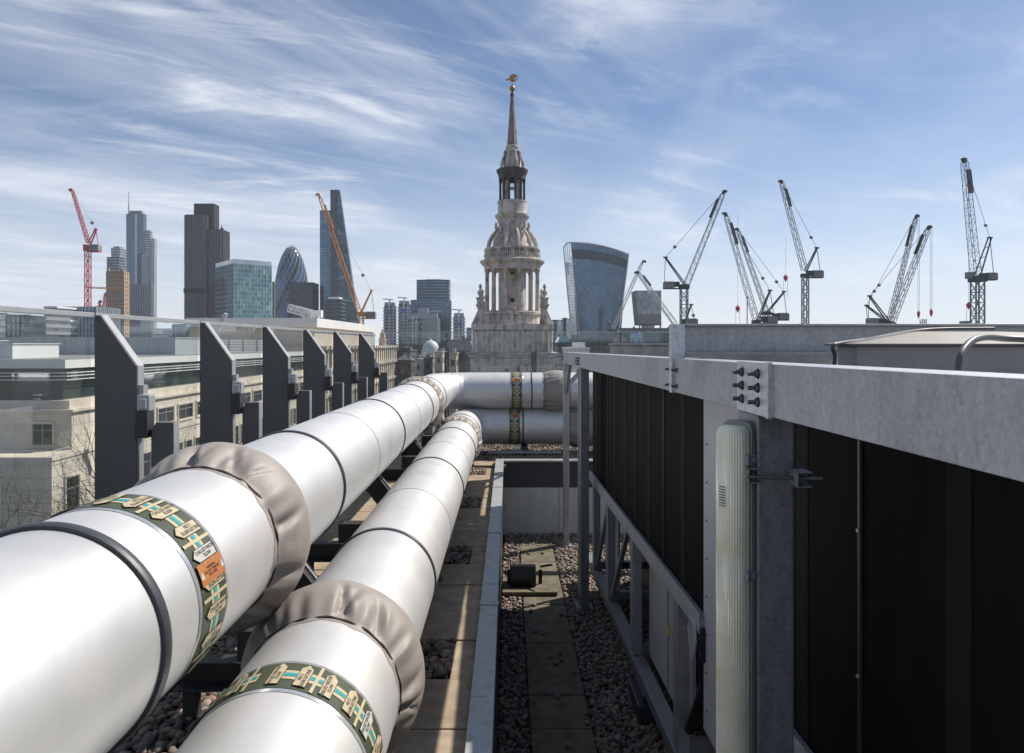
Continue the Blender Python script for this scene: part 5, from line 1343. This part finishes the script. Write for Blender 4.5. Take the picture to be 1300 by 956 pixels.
# lantern columns
for k in range(12):
    a = R(15+30*k)
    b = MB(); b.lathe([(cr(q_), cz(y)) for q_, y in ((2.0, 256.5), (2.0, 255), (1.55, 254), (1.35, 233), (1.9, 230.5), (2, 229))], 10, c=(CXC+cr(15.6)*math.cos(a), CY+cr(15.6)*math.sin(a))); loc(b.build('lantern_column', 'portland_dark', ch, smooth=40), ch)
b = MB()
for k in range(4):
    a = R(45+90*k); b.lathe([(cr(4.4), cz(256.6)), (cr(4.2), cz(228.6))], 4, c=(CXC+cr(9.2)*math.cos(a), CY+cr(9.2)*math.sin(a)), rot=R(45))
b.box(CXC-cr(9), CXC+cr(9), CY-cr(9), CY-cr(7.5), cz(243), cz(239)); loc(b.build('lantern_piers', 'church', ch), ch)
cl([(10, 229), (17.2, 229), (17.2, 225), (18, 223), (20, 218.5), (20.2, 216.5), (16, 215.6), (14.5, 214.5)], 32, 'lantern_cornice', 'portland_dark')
b = MB()
for k in range(8):
    a = 2*math.pi*k/8+R(22.5); pts = [(CXC+cr(r_)*math.cos(a), CY+cr(r_)*math.sin(a), cz(y)) for r_, y in ((15.2, 215), (14.6, 209), (12.4, 203), (10.2, 199), (10.6, 195.5), (9, 193))]
    b.tube(pts, cr(1.7), 6)
loc(b.build('upper_scrolls', 'church', ch, smooth=40), ch)
cl([(11.5, 215.4), (11, 205), (9.2, 199), (8.8, 194.5), (10.4, 193.4), (10.2, 191.5), (8.2, 190.8), (7.9, 188.6), (8.6, 187.9), (8.2, 186), (7.1, 185.2)], 16, 'finial_base')
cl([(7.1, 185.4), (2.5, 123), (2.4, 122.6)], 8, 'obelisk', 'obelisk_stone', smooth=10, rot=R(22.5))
cl([(2.4, 122.8), (3.0, 122), (2.3, 120), (2.3, 118.6), (1.3, 117.4), (1.2, 116)], 12, 'obelisk_cap', 'lead')
b = MB(); b.lathe([(cr(3.7)*math.cos(R(a)), cz(112.3)+cr(3.7)*math.sin(R(a))) for a in range(-88, 89, 11)], 20, c=(CXC, CY)); b.tube([(CXC, CY, cz(109)), (CXC, CY, cz(103))], cr(.5), 8)
loc(b.build('gilded_ball', 'gold', ch, smooth=60), ch)
# dragon vane: body, neck, head, wings, legs, tail
b = MB()
def vp(x, y, d=0): return (CXC+cr(x), CY+d, cz(y))
b.tube([vp(8.6, 100.5), vp(7.2, 99.2), vp(5.6, 100.6), vp(3.6, 102.0), vp(.8, 102.4), vp(-2.2, 101.6), vp(-4.2, 99.8), vp(-5.4, 101.2), vp(-6.6, 101)], [cr(.2), cr(.45), cr(.6), cr(1.0), cr(1.5), cr(1.35), cr(.8), cr(.85), cr(.35)], 8)
for sy_ in (-1, 1):
    d = .07*sy_
    b.prism([(CXC+cr(x), cz(y)) for x, y in ((-2.4, 101), (-3.4, 97.2), (-.6, 95.0), (2.0, 94.2), (4.6, 95.4), (7.0, 96.2), (4.8, 97.4), (5.0, 99), (2.6, 98.8), (1.6, 101.2))], CY+d-.02, CY+d+.02, 'y')
for x in (-2.5, 2.2): b.tube([vp(x, 102, .05), vp(x+.8, 104.2, .05), vp(x-.2, 105.6, .05)], cr(.4), 6)
b.prism([(CXC+cr(x), cz(y)) for x, y in ((-5.2, 100), (-7.6, 100.2), (-8.6, 101.4), (-6.8, 101.4), (-7.8, 102.8), (-5.6, 102.2))], CY-.04, CY+.04, 'y')
loc(b.build('dragon_vane', 'gold', ch, smooth=40), ch)

# --- cranes ---------------------------------------------------------------
def crane(label, Y, foot, tip, aft, tail=None, mast=None, mcol='c_grey', dark='c_green', jcol=None, cabbox=None, mw=None, block=None, hook=None, hooky=None, depth=1.9, ballast='ballast', jseg=True, line=.10):
    """all (x, y) pairs are where the joints stand, at distance Y"""
    P = lambda q, d=0: pt(q[0], q[1], Y)+Vector((0, d, 0))
    fx = mast[0] if mast else foot[0]
    r = tag(empty('tower_crane', (PX(fx, Y), Y, GZ)), label, 'crane', 'luffing cranes on the skyline')
    k = Y/F; jcol = jcol or mcol
    mtop = mast[1] if mast else foot[1]+5
    w = (mw or 7.5)*k
    b = MB(); A = Vector((PX(fx, Y), Y, GZ)); B = Vector((PX(fx, Y), Y, PZ(mtop, Y)))
    n = max(6, int((B-A).length/w/1.0)); b.lattice(A, B, w*.85, .10*w**.5*1.15, bays=n, up=(0, 1, 0)); loc(b.build('mast', mcol, r), r)
    b = MB(); b.box(B.x-w*.62, B.x+w*.62, Y-w*.6, Y+w*.6, B.z, B.z+1.5*w/2.5); loc(b.build('slew_ring', dark, r), r)
    # jib
    b = MB(); a, c = P(foot), P(tip); L = (c-a).length; nb = int(L/ (depth*1.1))
    b.lattice(a, a.lerp(c, .965), depth, .10*k/.34*.9, bays=nb, w2=depth*.7, up=(0, 1, 0)); loc(b.build('jib', jcol, r), r)
    b = MB(); dd = (c-a).normalized(); b.bar(a.lerp(c, .962), c, depth*.55, depth*.5); sd = 1 if dd.x > 0 else -1; b.bar(c, c+Vector((sd*1.2, 0, -.6))*(Y/300), .7*Y/300, .9*Y/300)
    loc(b.build('jib_head', dark, r), r)
    if jseg:
        b = MB(); up = Vector((-dd.z, 0, dd.x)); up = up if up.x*sd < 0 else -up
        b.bar(a.lerp(c, .70)+up*depth*.55, a.lerp(c, .90)+up*depth*.50, depth*.35, depth*.5); loc(b.build('walkway_panel', dark, r), r)
    # a frame
    b = MB(); t_ = P(aft); base = P((foot[0]+(1.5 if aft[0] > foot[0] else -1.5), foot[1]+1))
    for d in (-.5, .5): b.bar(base+Vector((0, d*w, 0)), t_+Vector((0, d*w*.5, 0)), .42*Y/300, .42*Y/300)
    for q in (.25, .5, .75): b.bar(base.lerp(t_, q)+Vector((0, -.4*w, 0)), base.lerp(t_, q)+Vector((0, .4*w, 0)), .2)
    b.bar(t_+Vector((-.9, 0, .1)), t_+Vector((.9, 0, .1)), .8*Y/300, .6*Y/300)
    if tail:
        e = P(tail); 
        b.bar(t_, Vector((t_.lerp(e, .75).x, Y, e.z)), .2*Y/300); b.bar(base, Vector((e.x, Y, e.z+0)), .5*Y/300, .7*Y/300)
    loc(b.build('a_frame', dark, r), r)
    if tail:
        e = P(tail); sd2 = 1 if e.x > base.x else -1; q = Y/300
        b = MB(); b.box(*sorted((e.x-sd2*4.2*q, e.x)), Y-1.5*q, Y+1.5*q, e.z-.3*q, e.z+2.3*q); [b.box(e.x-sd2*(k_*.8+.75)*q-.05*q, e.x-sd2*(k_*.8+.75)*q+.05*q, Y-1.6*q, Y+1.6*q, e.z-.4*q, e.z+2.6*q) for k_ in range(5)]; loc(b.build('counterweight', ballast, r), r)
        b = MB(); b.box(*sorted((e.x-sd2*6.6*q, e.x-sd2*4.6*q)), Y-1.2*q, Y+1.2*q, e.z+.4*q, e.z+2.4*q); b.box(*sorted((base.x, e.x)), Y-1.3*q, Y+1.3*q, e.z-.7*q, e.z-.25*q); loc(b.build('winch_deck', dark, r), r)
    if cabbox:
        e = P(cabbox); q = Y/300; b = MB(); b.box(e.x-1.3*q, e.x+1.3*q, Y-1.2*q, Y+1.2*q, e.z-1.3*q, e.z+1.5*q); loc(b.build('cab', 'c_grey', r), r)
    # pendant and block
    b = MB(); b.tube([t_, c], line, 4); bl = t_.lerp(c, .16 if not block else block); b.lathe([(.1, bl.z-.8*Y/300), (.75*Y/300, bl.z-.3*Y/300), (.75*Y/300, bl.z+.3*Y/300), (.1, bl.z+.8*Y/300)], 6, c=(bl.x, bl.y)); loc(b.build('luffing_rope', 'c_line', r), r)
    if hooky:
        b = MB(); q = Y/300; hx = c.x+sd*.9*q; zt_, zh = c.z, PZ(hooky, Y)
        for d in (-.35, .35): b.tube([(hx+d, Y, zt_), (hx+d, Y, zh)], line*.75, 4)
        loc(b.build('hoist_rope', 'c_line', r), r)
        b = MB(); b.lathe([(.1, zh-2.2*q), (.4*q, zh-1.4*q), (.6*q, zh-.8*q), (.75*q, zh-.1*q), (.6*q, zh+.7*q), (.1, zh+1.2*q)], 6, c=(hx, Y)); loc(b.build('hook_block', 'c_red', r), r)
    return r
crane('dark green crane leaning right, nearest the boxy raised office', 300, (871.5, 361), (919.5, 242), (844.8, 327), (842.5, 365), (868.3, 367), mw=9.5, depth=2.3)
crane('dark green crane with the tallest left-leaning jib of the middle pair, nearest the camera', 290, (960, 406), (920.5, 270), (977.6, 369), (986, 409), None, depth=2.2, hooky=None)
crane('dark green crane just behind and right of the tallest left-leaning jib of the middle pair', 330, (973, 395), (936, 290), (995.4, 370.5), (1000.4, 405), None, depth=1.9)
crane('dark green crane on a tall thin mast, jib leaning left, right of the middle pair', 300, (1021.5, 343), (991.5, 229), (1037, 315), (1044, 351), (1022.3, 352), mw=7.5, depth=2.1)
crane('short dark green crane head hidden behind the raised steel beam, beside the right-leaning crane', 340, (866.6, 411), (895, 470), (877.5, 387), (885, 412), None, depth=1.5, jseg=False)
crane('white lattice crane jib rising left in front of the boxy raised office', 260, (857, 411), (809, 345), (868, 430), None, None, mcol='c_white', depth=1.7)
crane('thin pale crane jib rising right beside the flared tower', 500, (778, 418), (816.5, 331), (765, 425), None, None, mcol='c_grey', jcol='c_white', depth=2.2, jseg=False)
crane('dark green crane with the nearer and larger right-leaning jib of the right-hand pair', 290, (1131.5, 410), (1179.5, 287), (1104, 376), (1101, 411.5), None, depth=2.2, jcol='c_grey', hooky=396)
crane('dark green crane with the farther jib of the right-hand pair leaning right', 330, (1129, 408), (1163.5, 273), (1099.8, 388), (1102, 412), None, depth=1.9, jcol='c_grey', hooky=398)
crane('dark green crane at far right, tallest of all, on a broad mast', 270, (1239, 350), (1223.9, 201), (1256.6, 302), (1264, 354), (1241, 358), mw=12.5, depth=2.7, cabbox=(1231, 350))
crane('red crane with jib leaning left behind the windscreen at far left', 560, (112.3, 308), (91.2, 240), (121.8, 291), (127, 318), (111.6, 319), mcol='c_red', dark='c_red', jcol='c_red', depth=2.4, mw=6.2, jseg=False, line=.08)
crane('orange crane with long jib leaning left across the wedge tower', 520, (456.5, 397), (404.5, 246), (471.5, 369), (477, 403), (458.5, 400), mcol='c_orange', dark='c_orange', jcol='c_orange', depth=3.0, mw=6.5, line=.09)
crane('small red crane low beside the beige unfinished core', 800, (131, 394), (134, 372), (126, 385), (124, 396), (131, 398), mcol='c_red', dark='c_red', depth=2.5, mw=3.5, jseg=False)
q = tag(empty('yellow_hoist_arm', (PX(130, 690), 690, PZ(366, 690))), 'thin yellow horizontal arm between the red crane mast and the beige core', 'crane arm')
b = MB(); b.lattice(pt(108.5, 364.8, 690), pt(152, 366.8, 690), 1.3, .16, bays=20); loc(b.build('arm', 'c_orange', q), q)
# suspended loads on long ropes
for (x, y, yt, Yh, lab) in ((997.4, 352, 300, 320, 'red hook block hanging in the sky beside the thin-masted crane'), (936.6, 391, 272, 292, 'red hook block low in the sky left of the middle pair of cranes'), (1229.6, 387, 205, 268, 'red hook block hanging just left of the broad mast')):
    q = tag(empty('hook_block', (PX(x, Yh), Yh, PZ(y, Yh))), lab, 'hook block'); s = Yh/300; X = PX(x, Yh); zz = PZ(y, Yh)
    b = MB(); b.lathe([(.1, zz-2.0*s), (.6*s, zz-1.0*s), (1.1*s, zz), (.5*s, zz+.8*s), (.1, zz+1.3*s)], 6, c=(X, Yh)); loc(b.build('block', 'c_red', q), q)
    b = MB(); b.tube([(X, Yh, zz), (X, Yh, PZ(yt, Yh))], .045, 4); b.bar((X-.8*s, Yh, zz), (X-.9*s, Yh, zz-9), .1); b.bar((X+.8*s, Yh, zz), (X+.9*s, Yh, zz-9), .1); loc(b.build('rope', 'c_line', q), q)
for (x, yt, w, m_, lab) in ((948.5, 376, .35, 'c_red', 'thin pinkish pole rising behind the steel beam beside the middle cranes'), (1172, 405, 1.2, 'c_grey', 'short grey lattice stub poking above the raised beam near the right-hand pair')):
    q = tag(empty('site_pole', (PX(x, 320), 320, GZ)), lab, 'pole'); b = MB()
    if w < 1: b.bar((PX(x, 320), 320, GZ), (PX(x, 320), 320, PZ(yt, 320)), w)
    else: b.lattice((PX(x, 320), 320, GZ), (PX(x, 320), 320, PZ(yt, 320)), w*1.5, .12, bays=24)
    loc(b.build('pole', m_, q), q)
q = tag(empty('site_cabin', (PX(1227, 275), 275, GZ)), 'pale cabin on a stack at the foot of the far right crane', 'cabin'); b = MB(); b.box(PX(1224, 275), PX(1233.5, 275), 275, 278, GZ, PZ(407.5, 275)); loc(b.build('cabin', 'ballast', q), q)

# --- bare trees in the street at left ------------------------------------
def tree(name, label, x, y, h, seed, spread=5.5):
    rr = random.Random(seed); r = tag(empty(name, (x, y, GZ)), label, 'tree', 'street trees before the limestone block')
    T, C, Lf = MB(), MB(), MB()
    def grow(p, d, L, r0, lev):
        q = p+d*L; mid = p.lerp(q, .5)+Vector((rr.uniform(-1, 1), rr.uniform(-1, 1), 0))*L*.05
        (T if lev < 2 else C).tube([p, mid, q], [r0, r0*.85, r0*.7], 6 if lev < 3 else 3, cap=False)
        if lev >= 6:
            for _ in range(3):
                c = q+Vector((rr.gauss(0, .25), rr.gauss(0, .25), rr.gauss(0, .25))); a = Vector((rr.gauss(0, 1), rr.gauss(0, 1), rr.gauss(0, 1))).normalized()*.06; e = Vector((rr.gauss(0, 1), rr.gauss(0, 1), rr.gauss(0, 1))).normalized()*.05
                Lf.add([c, c+a, c+a+e, c+e], [(0, 1, 2, 3)])
            return
        for _ in range(3 if lev in (1, 2, 3, 4) else 2):
            nd = (d+Vector((rr.gauss(0, .48), rr.gauss(0, .48), rr.gauss(.08, .25)))).normalized(); grow(q, nd, L*rr.uniform(.62, .82), r0*.62, lev+1)
    grow(Vector((x, y, GZ)), Vector((0, 0, 1)), h*.34, .26, 0)
    loc(T.build('trunk', 'bark', r), r); loc(C.build('branches', 'bark', r), r); loc(Lf.build('leaves', 'leaf', r), r)
tree('bare_tree', 'bare yellowish-twigged tree before the shaded end wall of the limestone block', -32.5, 46, 23.5, 5)
tree('bare_tree', 'bare tree before the sunlit corner of the limestone block', -30, 50.5, 23.5, 9)
tree('bare_tree', 'bare tree partly hidden by the first dark windscreen post', -29.5, 57, 22.5, 12)

# --- ground, road ---------------------------------------------------------
b = MB(); b.box(-9000, 9000, -3000, 14000, GZ-1, GZ); tag(b.build('ground', 'ground'), kind='structure')
b = MB(); b.box(-27, -13, -200, 900, GZ+.004, GZ+.008); tag(b.build('road', 'asphalt'), kind='structure')
b = MB(); b.box(-32.9, -27.05, -200, 900, GZ+.004, GZ+.13); tag(b.build('pavement', 'ballast'), kind='structure')

# ------------------------------------------------------------------ light
SD = Vector((1.0, .62, 1.26)).normalized()
el = math.asin(SD.z); az = math.atan2(SD.x, SD.y)
ld = bpy.data.lights.new('sun', 'SUN'); ld.energy = 4.6; ld.angle = R(.53); ld.color = (1, .93, .83)
lo = bpy.data.objects.new('sun', ld); COL.objects.link(lo); lo.rotation_euler = (-SD).to_track_quat('-Z', 'Y').to_euler(); lo.location = (20, 10, 80)
w = bpy.data.worlds.new('World'); sc.world = w; w.use_nodes = True; nt = w.node_tree; N, L = nt.nodes, nt.links
bg = N['Background']; bg.inputs['Strength'].default_value = .082
sky = N.new('ShaderNodeTexSky'); sky.sky_type = 'NISHITA'; sky.sun_disc = False; sky.sun_elevation = el; sky.sun_rotation = az
sky.altitude = 50; sky.air_density = .85; sky.dust_density = .25; sky.ozone_density = 4.0
tc = N.new('ShaderNodeTexCoord'); sep = N.new('ShaderNodeSeparateXYZ'); L.new(tc.outputs['Generated'], sep.inputs[0])
def mth(op, a, b=None, clamp=False):
    n = N.new('ShaderNodeMath'); n.operation = op; n.use_clamp = clamp
    for i, v in enumerate((a, b)):
        if v is None: continue
        if isinstance(v, (int, float)): n.inputs[i].default_value = v
        else: L.new(v, n.inputs[i])
    return n.outputs[0]
zz = mth('ADD', mth('MAXIMUM', sep.outputs['Z'], 0.0), .10)
u = mth('DIVIDE', sep.outputs['X'], zz); v = mth('DIVIDE', sep.outputs['Y'], zz)
cmb = N.new('ShaderNodeCombineXYZ'); L.new(u, cmb.inputs[0]); L.new(v, cmb.inputs[1])
def cloud(rot, scale, loc_, sc_, det, rough, dist, lo_, hi_):
    m0 = N.new('ShaderNodeMapping'); m0.inputs['Rotation'].default_value = (0, 0, R(rot)); L.new(cmb.outputs[0], m0.inputs[0])
    mp = N.new('ShaderNodeMapping'); mp.inputs['Scale'].default_value = scale; mp.inputs['Location'].default_value = loc_
    L.new(m0.outputs[0], mp.inputs[0])
    n = N.new('ShaderNodeTexNoise'); n.inputs['Scale'].default_value = sc_; n.inputs['Detail'].default_value = det; n.inputs['Roughness'].default_value = rough; n.inputs['Distortion'].default_value = dist
    L.new(mp.outputs[0], n.inputs['Vector'])
    mr = N.new('ShaderNodeMapRange'); mr.interpolation_type = 'SMOOTHSTEP'; mr.inputs[1].default_value = lo_; mr.inputs[2].default_value = hi_; L.new(n.outputs['Fac'], mr.inputs[0])
    return mr.outputs[0]
big = cloud(0, (1, .6, 1), (5.2, 1.1, 0), .8, 4, .55, .5, .38, .62)
streak = cloud(38, (1.0, .42, 1), (2.3, 4.2, 0), 1.05, 14, .60, 1.3, .33, .76)
fine = cloud(66, (1.2, .40, 1), (7.3, 2.2, 0), 2.0, 14, .66, 1.6, .46, .74)
left = mth('ADD', mth('MULTIPLY', mth('SUBTRACT', .25, sep.outputs['X'], True), .65), .10)
cover_ = mth('ADD', mth('MULTIPLY', mth('MULTIPLY', streak, mth('ADD', mth('MULTIPLY', big, .7), left)), .64), mth('MULTIPLY', mth('MULTIPLY', fine, mth('ADD', mth('MULTIPLY', big, .8), mth('ADD', left, .12))), .40), True)
hz = mth('SUBTRACT', 1.0, mth('MULTIPLY', sep.outputs['Z'], 3.0), True)      # thin veil towards the horizon
hz = mth('MULTIPLY', mth('POWER', hz, 1.6), .90)
fac = mth('MAXIMUM', mth('MINIMUM', mth('ADD', mth('MULTIPLY', cover_, mth('SUBTRACT', 1.0, mth('MULTIPLY', hz, .6))), hz), .93), 0)
mx = N.new('ShaderNodeMix'); mx.data_type = 'RGBA'; L.new(fac, mx.inputs[0]); L.new(sky.outputs[0], mx.inputs[6]); mx.inputs[7].default_value = (8.5, 8.85, 9.6, 1)
L.new(mx.outputs[2], bg.inputs[0])

# ------------------------------------------------------------------ camera
cd = bpy.data.cameras.new('camera'); co = bpy.data.objects.new('camera', cd); COL.objects.link(co); sc.camera = co
co.location = (0, 0, CAMZ); co.rotation_euler = (R(90), 0, 0)
cd.sensor_width = 36; cd.lens = F/1300*36; cd.shift_x = (650-VX)/1300; cd.shift_y = (VY-478)/1300
cd.clip_start = .05; cd.clip_end = 30000
sc.view_settings.view_transform = 'Standard'; sc.view_settings.look = 'None'; sc.view_settings.exposure = .35; sc.view_settings.gamma = 1
sc.cycles.max_bounces = 6; sc.cycles.transparent_max_bounces = 16; sc.cycles.caustics_reflective = False; sc.cycles.caustics_refractive = False
try: sc.cycles.use_denoising = True
except Exception: pass

# air
b = MB(); b.box(-3500, 3500, -60, 3000, GZ-2, 262); hz_ = b.build('haze'); tag(hz_, kind='stuff')
hm = bpy.data.materials.new('haze'); hm.use_nodes = True; hn = hm.node_tree; hn.nodes.clear()
o_ = hn.nodes.new('ShaderNodeOutputMaterial'); pvn = hn.nodes.new('ShaderNodeVolumePrincipled'); pvn.inputs['Color'].default_value = (.80, .88, 1, 1); pvn.inputs['Density'].default_value = .00010; pvn.inputs['Anisotropy'].default_value = .2
hn.links.new(pvn.outputs[0], o_.inputs['Volume']); hz_.data.materials.append(hm)
sc.cycles.volume_bounces = 0
